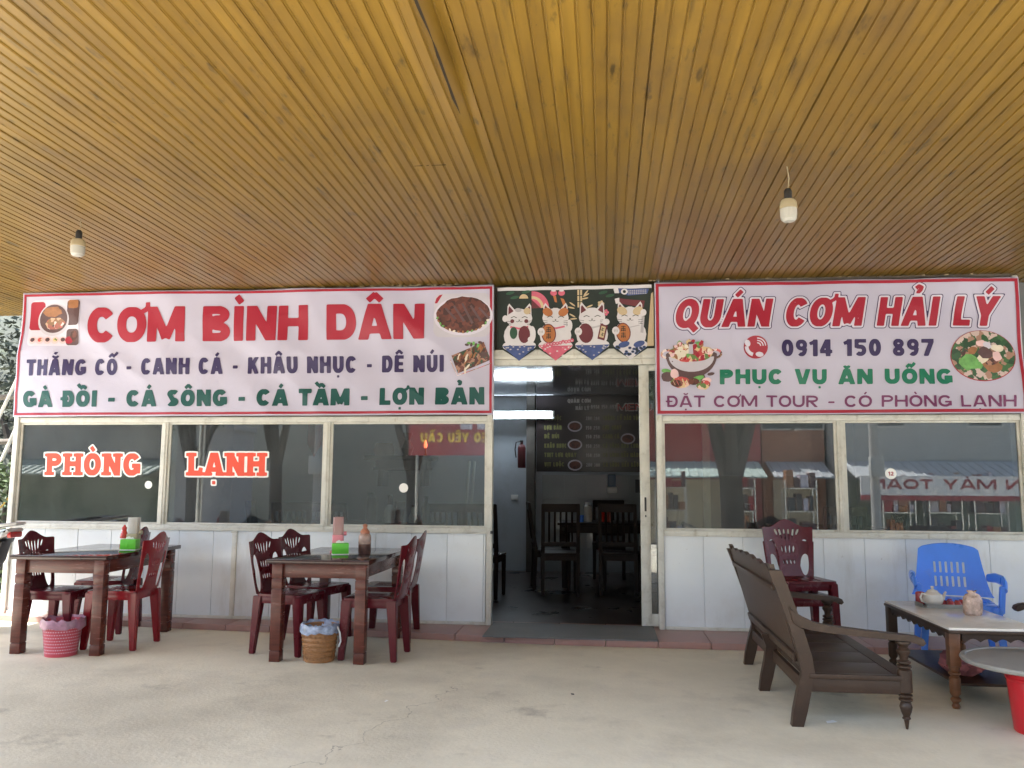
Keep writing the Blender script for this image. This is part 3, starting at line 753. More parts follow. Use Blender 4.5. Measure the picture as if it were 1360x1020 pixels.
for i in range(5):
    disc(bm, -5.33+i*.075, 2.56, .036, .036, y3, 7); disc(bm, -5.33+i*.075, 2.565, .022, .02, y4, 3 if i % 2 else 6)
conform(bm, SL_ if bL is bL else SR_); link('food_picture', bm, PMATS, bL, 0)
bm = BM()                                                       # top right: plate of roast slices
flat(bm, rrect(-1.500, -.995, 2.535, 2.925, .06), y1, 5)
flat(bm, [(-1.492, 2.84), (-1.478, 2.885), (-1.45, 2.913), (-1.42, 2.92), (-1.47, 2.84)], y2, 11)
disc(bm, -1.235, 2.725, .265, .175, y2, 12, n=32); disc(bm, -1.235, 2.735, .240, .160, y3, 1, .06, n=32, jit=.03)
for i in range(5): flat(bm, [(-1.40+i*.075, 2.83-abs(i-2)*.02), (-1.385+i*.075, 2.84-abs(i-2)*.02), (-1.29+i*.075, 2.66+abs(i-2)*.02), (-1.31+i*.075, 2.65+abs(i-2)*.02)], y4, 6)
r_ = random.Random(5)
for i in range(16):
    a = R(190+i*10); disc(bm, -1.235+.235*math.cos(a), 2.735+.155*math.sin(a), .014, .009, y5, r_.choice((9, 8, 10)), r_.uniform(0, 3), n=8)
conform(bm, SL_ if bL is bL else SR_); link('food_picture', bm, PMATS, bL, 0)
bm = BM()                                                       # skewers on a board
flat(bm, [(-1.335, 2.37), (-1.05, 2.49), (-.985, 2.33), (-1.275, 2.21)], y1, 2)
for i in range(26):
    u, v = r_.random(), r_.random(); X = -1.31+.24*u+.05*v; Z = 2.35+.10*u-.14*v
    disc(bm, X, Z, .032, .009, (y2, y3, y4)[i % 3], r_.choice((1, 2, 8, 8, 9)), r_.uniform(.9, 1.6), n=8)
for i in range(7): disc(bm, -1.20+i*.02, 2.47+r_.uniform(-.02, .015), .02, .012, y5, 10 if i % 2 else 6, r_.uniform(0, 3), n=8)
ring_strip(bm, [(-1.345, 2.33), (-1.28, 2.19), (-.98, 2.30)], .006, y2)
conform(bm, SL_ if bL is bL else SR_); link('food_picture', bm, PMATS, bL, 0)
bm = BM(); S = SR_                                             # hot pot with charcoal chimney and raw meat
for s in (-1, 1): ring_strip(bm, [(.745+s*(.20+.05*math.cos(R(a))), 2.36+.035*math.sin(R(a))) for a in range(0, 361, 30)], .02, y1)
flat(bm, [(.745+.215*math.cos(R(a)), 2.355+.20*math.sin(R(a))*(1 if math.sin(R(a)) < 0 else .2)) for a in range(0, 360, 12)], y2, 6)
flat(bm, [(.64, 2.18), (.85, 2.18), (.87, 2.13), (.62, 2.13)], y1, 6)
flat(bm, [(.745+.19*math.cos(R(a)), 2.335+.13*math.sin(R(a))*(1 if math.sin(R(a)) < 0 else .2)) for a in range(180, 361, 12)], y3, 5)
disc(bm, .745, 2.365, .185, .075, y4, 3, n=28, jit=.06)
for i in range(30):
    a = r_.uniform(0, 6.28); q = r_.random()**.5
    disc(bm, .745+.18*q*math.cos(a), 2.39+.08*q*math.sin(a), .026, .016, y5-.0002*(i % 4), r_.choice((11, 3, 9, 10, 8, 11, 7)), r_.uniform(0, 3), n=8, jit=.2)
for dx, dz in ((-.115, 0), (-.09, .03), (-.065, 0), (-.10, -.02), (-.07, -.025)): disc(bm, .745+dx, 2.375+dz, .024, .021, y5-.0014, 9, n=10)
flat(bm, [(.722, 2.36), (.762, 2.36), (.757, 2.455), (.727, 2.455)], y5-.002, 5); disc(bm, .742, 2.455, .024, .012, y5-.0026, 6)
for X, Z, rx, rz, mi in ((.54, 2.165, .05, .045, 6), (.60, 2.19, .035, .04, 7), (.53, 2.215, .04, .02, 10), (.645, 2.115, .085, .05, 3), (.62, 2.105, .05, .03, 1), (.76, 2.12, .045, .03, 1), (.80, 2.15, .05, .02, 10), (.84, 2.09, .06, .04, 3), (.87, 2.13, .04, .025, 7), (.905, 2.185, .03, .014, 6)):
    disc(bm, X, Z, rx, rz, y5-.003-random.random()*.001, mi, random.uniform(-.3, .3), n=14, jit=.08)
for i in range(5): ring_strip(bm, [(.585+i*.03, 2.135), (.605+i*.03, 2.09)], .005, y5-.005)
conform(bm, SL_ if bR is bL else SR_); link('food_picture', bm, PMATS, bR, 0)
bm = BM()                                                       # oval leaf platter
disc(bm, 3.106, 2.319, .258, .214, y1, 11, n=40); disc(bm, 3.106, 2.321, .252, .208, y2, 4, n=40)
for X, Z, rx, rz, mi in ((3.115, 2.345, .06, .05, 6), (3.10, 2.42, .055, .025, 7), (3.14, 2.405, .035, .03, 12), (3.02, 2.36, .04, .03, 8), (2.97, 2.34, .05, .04, 2), (3.09, 2.29, .045, .038, 9), (3.085, 2.285, .03, .024, 8), (2.985, 2.265, .075, .06, 10), (3.16, 2.24, .085, .06, 8), (3.18, 2.27, .06, .03, 2), (3.21, 2.31, .04, .04, 7), (3.22, 2.38, .05, .03, 9), (3.06, 2.235, .03, .03, 10)):
    disc(bm, X, Z, rx, rz, y3-.0012*random.randint(0, 3)-random.random()*.0005, mi, random.uniform(-.5, .5), n=12, jit=.18)
flat(bm, [(2.93, 2.30), (3.0, 2.31), (3.05, 2.25), (2.98, 2.19), (2.92, 2.24)], y5-.003, 10)
conform(bm, SL_ if bR is bL else SR_); link('food_picture', bm, PMATS, bR, 0)

# ================================================================== CAT DOOR CURTAIN
NBLK = mat('curtain black green', (.02, .028, .024), .8, .3, 5); NWHT = mat('curtain white', (.60, .57, .60), .8, .06)
NORG = mat('curtain orange', (.42, .15, .055), .8, .1); NPNK = mat('curtain pink', (.56, .12, .18), .8, .15, 20); NBLU = mat('curtain blue', (.06, .09, .24), .8, .2, 20)
NMAR = mat('curtain plum', (.13, .03, .04), .8, .1); NBEI = mat('curtain beige', (.52, .40, .25), .8, .1); NGRN = mat('curtain dark green', (.03, .08, .05), .8, .2); NGRY = mat('curtain mid grey', (.40, .38, .41), .8, .1)  # the grey is a plain print colour
NM = [NBLK, NWHT, NORG, NPNK, NBLU, NMAR, NBEI, NGRN, NGRY]
NY = -.030
def nsurf(x, z): return -.012*math.sin(x*9+1)*max(0, min(1, (2.98-z)/.5)) - .006*math.sin(x*21)
CATX = [-.738, -.418, -.098, .232]
bm = BM()
xs_ = [-.935+1.355*i/68 for i in range(69)]
def nbot(x):
    d = min(abs(x-c) for c in CATX); return 2.325+.105*min(1, d/.16) if d < .17 else 2.44
cols_ = [[bm.verts.new((x, NY+nsurf(x, z), z)) for z in [nbot(x)+(2.955-nbot(x))*j/10 for j in range(11)]] for x in xs_]
for a, b in zip(cols_, cols_[1:]):
    for j in range(10): bm.faces.new((a[j], b[j], b[j+1], a[j+1]))
noren = link('door_curtain', bm, NBLK, ang=0)
tag(noren, 'short black door curtain printed with four white lucky cats, hung above the doorway', 'curtain')
bm = BM(); r_ = random.Random(11)
for i in range(68):
    a, b = xs_[i], xs_[i+1]; flat(bm, [(a, 2.952), (b, 2.952), (b, 2.982), (a, 2.982)], NY-.002, 1, nsurf)
link('hem', bm, NM, noren, 0)
L1, L2, L3, L4, L5, L6 = [NY-.003-.0012*i for i in range(6)]
def cat(cx, kind):
    bm = BM(); S = nsurf
    def D(x, z, rx, rz, y, mi, rot=0, n=18): disc(bm, cx+x, z, rx, rz, y, mi, rot, n)
    def Fp(pts, y, mi): flat(bm, [(cx+x, z) for x, z in pts], y, mi)
    def St(pts, w, y, mi):
        for a, b in zip(pts, pts[1:]):
            d = Vector((b[0]-a[0], b[1]-a[1])); n_ = Vector((-d.y, d.x)).normalized()*w/2
            Fp([(a[0]-n_.x, a[1]-n_.y), (b[0]-n_.x, b[1]-n_.y), (b[0]+n_.x, b[1]+n_.y), (a[0]+n_.x, a[1]+n_.y)], y, mi)
    # body, head, ears
    D(0, 2.545, .138, .13, L1, 1); D(0, 2.70, .115, .088, L2, 1)
    for s in (-1, 1):
        Fp([(s*.03, 2.765), (s*.108, 2.72), (s*.105, 2.81), (s*.09, 2.835)], L2-.0004, 1)
        Fp([(s*.05, 2.765), (s*.098, 2.735), (s*.096, 2.795), (s*.088, 2.812)], L3, 5 if kind != 1 else 5)
    if kind in (1, 3):
        for s in (-1, 1): D(s*.068, 2.752, .046, .036, L3-.0003, 2 if kind == 1 else 6, s*.5)
        Fp([(-.02, 2.79), (.02, 2.79), (.0, 2.70)], L3-.0008, 1)
    if kind == 0: D(.07, 2.765, .032, .03, L3-.0003, 6); D(-.01, 2.775, .03, .018, L3-.0003, 8)
    # closed eyes, nose, mouth, whiskers, cheeks
    for s in (-1, 1):
        St([(s*.048+q*.026, 2.705+.012*(1-abs(q))) for q in (-1, -.5, 0, .5, 1)], .006, L4, 0)
        for k in range(3): St([(s*.07, 2.672-k*.014), (s*.108, 2.676-k*.02)], .0035, L4, 0)
        if kind == 0: D(s*.062, 2.675, .018, .018, L4-.0004, 5)
    Fp([(-.009, 2.688), (.009, 2.688), (0, 2.677)], L4, 0)
    for s in (-1, 1): St([(0, 2.678), (s*.012, 2.668), (s*.028, 2.672)], .004, L4, 0)
    # collar
    St([(-.08, 2.625), (0, 2.608), (.08, 2.625)], .016 if kind != 3 else .008, L3, 3 if kind in (0, 1) else 8)
    # lower kimono or wave pattern filling the pointed tip
    pm = {0: 4, 1: 3, 2: 4, 3: 0}[kind]
    D(0, 2.455, .150, .055, L2, 1)
    Fp([(-.152, 2.455), (.152, 2.455), (.05, 2.365), (0, 2.32), (-.05, 2.365)], L3, pm if kind != 3 else 1)
    for i in range(24):
        X = r_.uniform(-.12, .12); Z = 2.45-r_.uniform(0, 1)*(.11-abs(X)*.75); c = {0: 8, 1: 1, 2: 8, 3: 0}[kind]
        D(X, Z, .015 if kind != 1 else .012, .012, L4, pm if kind != 3 else 4); D(X, Z, .009, .006, L4-.0006, c if i % 2 else pm)
    if kind == 1:
        for i in range(10): D(-.10+i*.026+.01, 2.46+.035*(i/9.)+r_.uniform(-.006, .006), .017, .016, L4-.001, 3); D(-.10+i*.026+.01, 2.46+.035*(i/9.), .005, .005, L5, 1)
    if kind == 3:
        for X, Z in ((-.055, 2.455), (.075, 2.46)): D(X, Z, .05, .026, L4-.001, 4, .3)
    # gold coin or seal, held by paws
    if kind == 0:
        D(.045, 2.555, .052, .078, L4, 5); D(.045, 2.555, .046, .071, L4-.0006, 5); D(-.05, 2.57, .034, .055, L3, 7); D(.112, 2.555, .035, .075, L3, 1); D(.098, 2.51, .022, .024, L5, 1); D(-.125, 2.70, .026, .03, L3-.0005, 1)
    else:
        X = -.05 if kind != 2 else -.045
        D(X-.01, 2.56, .064, .088, L4, 5, .08); D(X-.01, 2.56, .056, .080, L4-.0006, 2 if kind != 2 else 5, .08)
        D(X-.075, 2.575, .032, .036, L5, 1)
        for k in range(3): St([(X-.088+.012*k, 2.585), (X-.086+.012*k, 2.565)], .0025, L6, 0)
        if kind == 1: D(.118, 2.63, .030, .055, L3-.0005, 1); St([(.10, 2.625), (.10, 2.665)], .003, L4, 0)
        if kind == 2:
            Fp([(.045, 2.51), (.105, 2.49), (.135, 2.62), (.075, 2.645)], L4, 5); Fp([(.06, 2.525), (.098, 2.512), (.12, 2.61), (.082, 2.622)], L4-.0008, 6); D(.12, 2.655, .032, .028, L5, 1)
        if kind == 3: D(.115, 2.735, .026, .03, L4, 1); Fp([(.088, 2.56), (.112, 2.555), (.125, 2.70), (.10, 2.705)], L3-.0004, 8)
    # brush strokes of the seal characters
    if kind in (1, 3):
        X = -.06
        for Z in (2.592, 2.535):
            for k in range(3): St([(X-.02, Z+.018-.016*k), (X+.02, Z+.02-.016*k)], .006, L6, 0)
            St([(X, Z+.026), (X+.001, Z-.022)], .006, L6-.0004, 0); St([(X-.014, Z-.002), (X-.018, Z-.022)], .005, L6-.0004, 0); St([(X+.014, Z+.0), (X+.019, Z-.02)], .005, L6-.0004, 0)
    if kind == 2:
        for Z in (2.59, 2.545): St([(.075, Z), (.105, Z+.006)], .005, L6, 0); St([(.09, Z+.016), (.088, Z-.014)], .005, L6, 0); St([(.078, Z-.012), (.10, Z-.008)], .004, L6, 0)
    conform(bm, nsurf, .02); link('printed_cat', bm, NM, noren, 0)
for i, c in enumerate(CATX): cat(c, i)
bm = BM(); S = nsurf                                           # prints around the cats: parasol, bamboo, blossoms, carp streamers
def FF(pts, y, mi): flat(bm, pts, y, mi)
fan = [(-.63, 2.79)]+[(-.63+.155*math.cos(R(a)), 2.79+.155*math.sin(R(a))) for a in range(0, 91, 10)]
FF(fan, L1, 3); FF([(-.63+.11*math.cos(R(a)), 2.79+.11*math.sin(R(a))) for a in range(0, 91, 10)]+[(-.63+.085*math.cos(R(a)), 2.79+.085*math.sin(R(a))) for a in range(90, -1, -10)], L2, 6)
FF([(-.63, 2.79), (-.55, 2.79), (-.63, 2.87)], L2, 5)
FF([(-.70+.04*math.cos(R(a)), 2.88+.04*math.sin(R(a))) for a in range(0, 181, 20)], L1, 6)
for X, mi in ((-.435, 3), (-.365, 3)): disc(bm, X, 2.925, .03, .025, L1, mi); disc(bm, X, 2.945, .022, .008, L2, 1)
FF([(-.44, 2.90), (-.415, 2.90), (-.405, 2.84), (-.425, 2.845)], L1, 2); FF([(-.375, 2.88), (-.345, 2.87), (-.315, 2.80), (-.345, 2.795)], L1, 2)
for X, Z in ((-.335, 2.76), (-.335, 2.70), (-.02, 2.82), (.02, 2.74)):
    for k in range(5): disc(bm, X+.018*math.cos(k*1.257), Z+.018*math.sin(k*1.257), .012, .012, L1, 3 if Z < 2.78 else 6, n=10)
    disc(bm, X, Z, .006, .006, L2, 6, n=8)
for X in (-.225, -.20):
    for k in range(3): FF([(X, 2.79+k*.055), (X+.016, 2.79+k*.055), (X+.016, 2.838+k*.055), (X, 2.838+k*.055)], L1, 6)
for X, Z, a in ((-.15, 2.90, .5), (-.16, 2.87, .2), (-.15, 2.92, .9), (-.27, 2.82, 2.5), (-.28, 2.79, 2.9), (-.27, 2.72, 2.6), (-.26, 2.69, 3.2), (-.12, 2.80, .4)): disc(bm, X, Z, .032, .007, L2, 6, a, n=10)
FF([(.12, 2.955), (.16, 2.955), (.40, 2.945), (.38, 2.90), (.22, 2.89), (.13, 2.92)], L1, 4); disc(bm, .185, 2.925, .03, .026, L2, 1); disc(bm, .185, 2.925, .014, .014, L3, 0)
FF([(.09, 2.95), (.13, 2.955), (.14, 2.91), (.10, 2.91)], L2, 1)
for i in range(30): disc(bm, .225+.016*(i % 10), 2.905+.014*(i//10), .006, .005, L2, 8, n=8)
FF([(.10, 2.86), (.14, 2.87), (.14, 2.82), (.11, 2.815)], L1, 1); FF([(.14, 2.865), (.36, 2.84), (.35, 2.78), (.14, 2.82)], L1, 5)
for X, Z in ((-.82, 2.93), (-.78, 2.89), (-.68, 2.94), (.0, 2.92), (.06, 2.89)): disc(bm, X, Z, .04, .014, L1, 7, .2, n=10)
conform(bm, lambda x, z: nsurf(x, z)+.0007, .02); link('printed_motif', bm, NM, noren, 0)
bm = BM(); prism(bm, [(.375, 2.44), (.435, 2.44), (.435, 2.92), (.415, 2.90)], -.036, -.030); tag(link('cardboard_strip', bm, NBEI), 'narrow beige cardboard strip wedged between the cat curtain and right banner', 'cardboard')

# ================================================================== PLASTIC CHAIRS
def taper(bm, p0, s0, p1, s1, mi=0):
    p0, p1 = Vector(p0), Vector(p1); q = []
    for p, s in ((p0, s0), (p1, s1)):
        q.append([bm.verts.new(p+Vector((a*s[0]/2, b*s[1]/2, 0))) for a, b in ((-1, -1), (1, -1), (1, 1), (-1, 1))])
    fs = [bm.faces.new(q[0][::-1]), bm.faces.new(q[1])]
    for i in range(4): fs.append(bm.faces.new((q[0][i], q[0][(i+1) % 4], q[1][(i+1) % 4], q[1][i])))
    for f in fs: f.material_index = mi
    es = list(set(e for f in fs for e in f.edges))
    bmesh.ops.bevel(bm, geom=es, offset=.006, segments=2, affect='EDGES')
def ell(X, Y, cx, cy, rx, ry, rot=0):
    c, s = math.cos(rot), math.sin(rot); dx, dy = X-cx, Y-cy; u = dx*c+dy*s; v = -dx*s+dy*c
    return (np.sqrt((u/rx)**2+(v/ry)**2)-1)*min(rx, ry)
def panel_from_field(F, xs, ys, place, thick):
    bm = BM(); march(bm, xs, ys, F, place, 0, 2)
    bmesh.ops.recalc_face_normals(bm, faces=bm.faces)
    g = bmesh.ops.extrude_face_region(bm, geom=bm.faces[:])
    bmesh.ops.translate(bm, vec=thick, verts=[v for v in g['geom'] if isinstance(v, bmesh.types.BMVert)])
    return bm
def chair_back():
    h = .0065; ys = np.arange(-.24, .2401, h); us = np.arange(-.02, .50, h)
    Y, U = np.meshgrid(ys, us)
    hw = .168+.040*np.clip(U/.40, 0, 1)**.8-.9*np.clip(U-.40, 0, 1)
    top = .425+.030*np.cos(np.clip(np.abs(Y)/.15, 0, 1)*math.pi)-.0*Y
    F = np.maximum(np.maximum(np.abs(Y)-hw, U-top), -U)
    def cut(G, F): return np.maximum(F, -G)
    for s in (-1, 1):
        F = cut(np.minimum(ell(Y, U, s*.118, .13, .036, .12), ell(Y, U, s*.128, .22, .034, .075, -s*.12)), F)
        for cx, cy, rx, ry, ro in ((.017, .335, .0085, .050, -.05), (.052, .345, .0095, .045, -.22), (.088, .355, .0095, .030, -.42), (.015, .215, .0085, .032, 0), (.045, .215, .0085, .030, -.08), (.015, .12, .0085, .024, 0), (.042, .12, .0085, .022, 0)):
            F = cut(ell(Y, U, s*cx, cy, rx, ry, s*ro), F)
    def place(y, u): return (-.175-u*.185+.06*u*u-1.0*(.2**2-y*y)*(.4+u), y, .425+u*.97)
    return panel_from_field(F, ys, us, place, (-.007, 0, .002))
def make_chair(label, m, group='maroon plastic chairs'):
    t = thing('plastic_chair', label, 'chair', group=group)
    bm = BM()
    prism(bm, [(x, y*(1-.10*(.2-x)/.4)) for x, y in rrect(-.19, .20, -.195, .195, .045)], .412, .432, axis='z', bev=.006)
    for s in (-1, 1):
        box(bm, (.0, s*.172, .390), (.30, .014, .05), bev=.004)
    box(bm, (.178, 0, .388), (.014, .29, .05), bev=.004); box(bm, (-.168, 0, .388), (.014, .29, .05), bev=.004)
    for y in (-.09, -.03, .03, .09): box(bm, (.03, y, .433), (.17, .012, .003), bev=.001)
    link('seat', bm, m, t)
    link('backrest', chair_back(), m, t, 50)
    for sx in (-1, 1):
        for sy in (-1, 1):
            bm = BM(); taper(bm, (sx*.165, sy*.160, .418), (.075, .058), (sx*.193, sy*.182, 0), (.044, .034)); link('leg', bm, m, t)
    return t
ch0 = make_chair('maroon plastic chair at the left end of the left table, its back to the scooter', MAROON)
ch0.location = (-4.16, -1.10, 0)
def put_chair(x, y, rz, label, z=0, src=ch0, m=None, tilt=0):
    c = copy_tree(src); c.location = (x, y, z); c.rotation_euler = (0, tilt, rz); c['label'] = label
    if m:
        for o in c.children:
            o.data = o.data.copy(); o.data.materials[0] = m
    return c
PI = math.pi
put_chair(-3.70, -1.02, PI+.04, 'lit-tinted maroon plastic chair pushed in at the right side of the left table', m=MAROON_LIT)  # brightened colour imitates light through the plastic
put_chair(-4.20, -.42, PI+.10, 'maroon plastic chair behind the left table, half hidden by the green tissue box')
put_chair(-2.36, -1.03, -.2, 'maroon plastic chair at the middle table, nearer of the two on its left side')
put_chair(-2.33, -.53, -.28, 'maroon plastic chair at the middle table, farther of the two on its left side')
put_chair(-1.67, -1.13, PI-.03, 'maroon plastic chair at the middle table, nearer of the two on its right side')
put_chair(-1.74, -.46, PI+.02, 'maroon plastic chair at the middle table, farther of the two on its right side')
put_chair(1.49, -.56, R(-79), 'maroon plastic chair at the bottom of the stacked pair behind the wooden bench')
put_chair(1.488, -.550, R(-79), 'maroon plastic chair on top of the stacked pair behind the wooden bench', z=.112)

# ================================================================== WOODEN TABLES
def make_table(label, mw, mtop):
    t = thing('dining_table', label, 'table', group='wooden tables in the yard')
    LW, LD, H = .75, 1.12, .712
    bm = BM(); box2(bm, (-LW/2, -LD/2, H-.032), (LW/2, LD/2, H), bev=.006); link('tabletop', bm, mtop, t)
    bm = BM()
    for s in (-1, 1):
        box(bm, (0, s*(LD/2-.065), H-.032-.05), (LW-.2, .024, .098), bev=.003); box(bm, (s*(LW/2-.065), 0, H-.032-.05), (.024, LD-.2, .098), bev=.003)
    link('rail', bm, mw, t)
    for sx in (-1, 1):
        for sy in (-1, 1):
            bm = BM(); X, Y = sx*(LW/2-.07), sy*(LD/2-.07); a = .076
            for z0, z1 in ((0, .075), (.08, .50), (.505, .57), (.575, H-.033)):
                box2(bm, (X-a/2, Y-a/2, z0), (X+a/2, Y+a/2, z1), bev=.004)
            box2(bm, (X-a/2+.006, Y-a/2+.006, .01), (X+a/2-.006, Y+a/2-.006, H-.035)); link('leg', bm, mw, t)
    return t
t1 = make_table('dark brown wooden table at left, carrying the red sauce bottle and clear chopstick box', WOODR, WOODRTOP)
t1.location = (-3.985, -.89, 0); t1.rotation_euler.z = .02
t2 = copy_tree(t1); t2['label'] = 'dark brown wooden table in the middle, carrying the pink chopstick dispenser and brown jar'
t2.location = (-2.005, -.90, 0); t2.rotation_euler.z = -.01
TT = .712
# things on the left table
def bottle(label, x, y, m, cap, h=.17, r=.03):
    t = thing('sauce_bottle', label, 'bottle', (x, y, TT))
    bm = BM(); lathe(bm, [(r*.9, 0), (r, .008), (r, h*.5), (r*.96, h*.58), (r*.6, h*.75), (r*.45, h*.82), (0, h*.82)]); link('body', bm, m, t)
    bm = BM(); lathe(bm, [(r*.62, h*.80), (r*.62, h*.9), (r*.35, h*.93), (r*.2, h), (0, h)]); link('cap', bm, cap, t)
    bm = BM(); lathe(bm, [(r*1.015, h*.2), (r*1.02, h*.21), (r*1.02, h*.44), (r*1.015, h*.45)]); link('label_band', bm, mat('bottle label', (.7, .6, .55), .5, .3, 40), t)
    return t
CHILI = mat('chili sauce', (.55, .045, .03), .25, .15, 8)
bottle('red chili sauce bottle beside the clear chopstick box on the left table', -3.86, -.80, CHILI, mat('red cap', (.5, .03, .03), .4), h=.19)
CLR = film('cloudy clear lid', (.62, .62, .60), .55)
def chop_box(label, x, y, rz, mbody, mlid, w=.075, d=.06, h=.26, split=.5, name='chopstick_box'):
    t = thing(name, label, 'chopstick box', (x, y, TT), rz)
    bm = BM(); prism(bm, rrect(-w/2, w/2, -d/2, d/2, .012), 0, h*split, axis='z', bev=.004); box(bm, (0, 0, .008), (w+.03, d+.03, .016), bev=.005); link('body', bm, mbody, t)
    bm = BM(); prism(bm, rrect(-w/2+.002, w/2-.002, -d/2+.002, d/2-.002, .018), h*split+.001, h, axis='z', bev=.01); link('lid', bm, mlid, t)
    bm = BM(); r = random.Random(2)
    for i in range(26): X, Y = r.uniform(-w/2+.012, w/2-.012), r.uniform(-d/2+.012, d/2-.012); tube(bm, [(X, Y, h*split), (X*.95, Y*.9, h*.92+r.uniform(-.012, .005))], .0024, 5)
    link('chopsticks', bm, mat('bamboo chopsticks', (.45, .30, .14), .6, .2, 10), t)
    bm = BM(); tube(bm, [(w/2+.001, 0, h*split+.01), (w/2+.022, 0, h*split+.01)], .016, 12); link('knob', bm, mbody, t)
    return t
chop_box('tall beige chopstick box with clear lid on the left table', -3.79, -.78, .1, mat('beige plastic', (.42, .36, .24), .4, .1), CLR, .09, .075, .25, .48)
def tissue_box(label, x, y, rz, s=1.):
    t = thing('tissue_box', label, 'tissue box', (x, y, TT), rz, 'green tissue boxes on the yard tables')
    bm = BM(); box2(bm, (-.062*s, -.045*s, .006), (.062*s, .045*s, .085), bev=.008); box2(bm, (-.012, -.0465*s, .012), (.004, -.0453*s, .07), bev=.0005); link('box', bm, LIME, t)
    bm = BM(); box2(bm, (-.064*s, -.047*s, 0), (.064*s, .047*s, .0058), bev=.002); link('base', bm, STICKW, t)
    bm = BM()
    prism(bm, [(-.035, .086), (.03, .086), (.02, .102), (.005, .096), (-.01, .108), (-.03, .098)], -.006, .004); link('tissue', bm, PAPER, t)
    return t
tissue_box('lime green tissue box on the left table, partly behind the lit-tinted maroon chair', -3.745, -.90, .15)
tissue_box('lime green tissue box standing in front of the pink chopstick dispenser on the middle table', -1.995, -1.0, .35)
pk = chop_box('pink chopstick dispenser with smoky clear lid on the middle table', -2.06, -.86, .25, PINKP, PINKC, .085, .07, .275, .5, 'chopstick_dispenser')
jar = thing('pickle_jar', 'brown glass jar of pickled chilies with knotted bag top on the middle table', 'jar', (-1.835, -.90, TT))
bm = BM(); lathe(bm, [(.045, 0), (.048, .01), (.048, .07), (.046, .072)]); link('contents', bm, mat('dark pickles', (.09, .04, .03), .3, .5, 30), jar)
bm = BM(); lathe(bm, [(.0475, .073), (.0485, .085), (.048, .13), (.042, .145), (.036, .15), (.02, .15)], seg=18); link('glass', bm, mat('cloudy jar film', (.36, .24, .20), .25, .5, 14), jar)
bm = BM(); lathe(bm, [(.036, .151), (.038, .165), (.028, .18), (.014, .195), (.02, .215), (.008, .225), (0, .225)], seg=12); link('bag_top', bm, mat('orange plastic bag', (.4, .16, .10), .4, .4, 20), jar)

# ================================================================== BINS
def bin_(label, x, y, rt_, rb, h, m, liner, ridge, grp='waste bins beside the tables', dots=False):
    t = thing('waste_bin', label, 'bin', (x, y, 0), 0, grp)
    bm = BM(); prof = []
    n = 22
    for i in range(n+1):
        z = h*i/n; r = rb+(rt_-rb)*i/n; prof.append((r+(ridge if i % 3 else 0), z))
    prof = [(0, 0)]+prof+[(rt_-.006, h), (rb+.01, h*.3), (0, h*.3)]
    lathe(bm, prof, seg=32); link('body', bm, m, t)
    bm = BM(); r = random.Random(int(x*100)); seg = 30; rings = []
    for k, (rr, z) in enumerate(((rt_-.02, h-.08), (rt_-.004, h), (rt_+.006, h+.012), (rt_+.014, h-.012), (rt_+.012, h-.05))):
        rings.append([bm.verts.new(((rr+r.uniform(-.006, .008))*math.cos(2*PI*i/seg), (rr+r.uniform(-.006, .008))*math.sin(2*PI*i/seg), z+r.uniform(-.014, .012)*(1 if k else 0))) for i in range(seg)])
    for a, b in zip(rings, rings[1:]):
        for i in range(seg): bm.faces.new((a[i], a[(i+1) % seg], b[(i+1) % seg], b[i]))
    link('liner', bm, liner, t, 60)
    if dots:
        bm = BM()
        for j in range(9):
            for i in range(46):
                a = 2*PI*(i+.5*(j % 2))/46; z = h*.12+j*h*.085; rr = rb+(rt_-rb)*z/h+ridge+.0015
                c = Vector((rr*math.cos(a), rr*math.sin(a), z)); u = Vector((-math.sin(a), math.cos(a), 0))*.0055; w = Vector((0, 0, .005))
                bm.faces.new([bm.verts.new(c+q) for q in (-u, -w, u, w)])
        link('perforation', bm, mat('bin holes', (.62, .42, .48), .6), t, 0)
    return t
bin_('pink red perforated bin with purple liner under the left table', -3.93, -1.40, .135, .105, .25, mat('pink red plastic', (.44, .05, .075), .35, .12, 6), mat('purple bag film', (.34, .16, .22), .3, .5, 12), .001, dots=True)
WICK = mat('brown woven plastic', (.30, .135, .045), .45, .3, 18, stretch=(1, 1, 6), bump=.5, bscale=60)
b2 = bin_('brown woven bin with torn blue white liner under the middle table', -2.02, -1.33, .125, .10, .25, WICK, mat('blue white bag film', (.30, .34, .44), .25, .7, 14), .006)
bm = BM()
for j in range(7):
    for i in range(26):
        a = 2*PI*(i+.5*(j % 2))/26; z = .03+j*.03; rr = .10+.025*z/.25+.006
        box(bm, (rr*math.cos(a), rr*math.sin(a), z), (.006, .015, .017), rot=Matrix.Rotation(a, 3, 'Z'), bev=.002, seg=1)
link('weave', bm, WICK, b2)
bm = BM(); tube(bm, [(.13, -.01, .24), (.155, -.03, .20), (.16, -.02, .14), (.14, 0, .10)], .006, 8); link('bag_tie', bm, PAPER, b2)

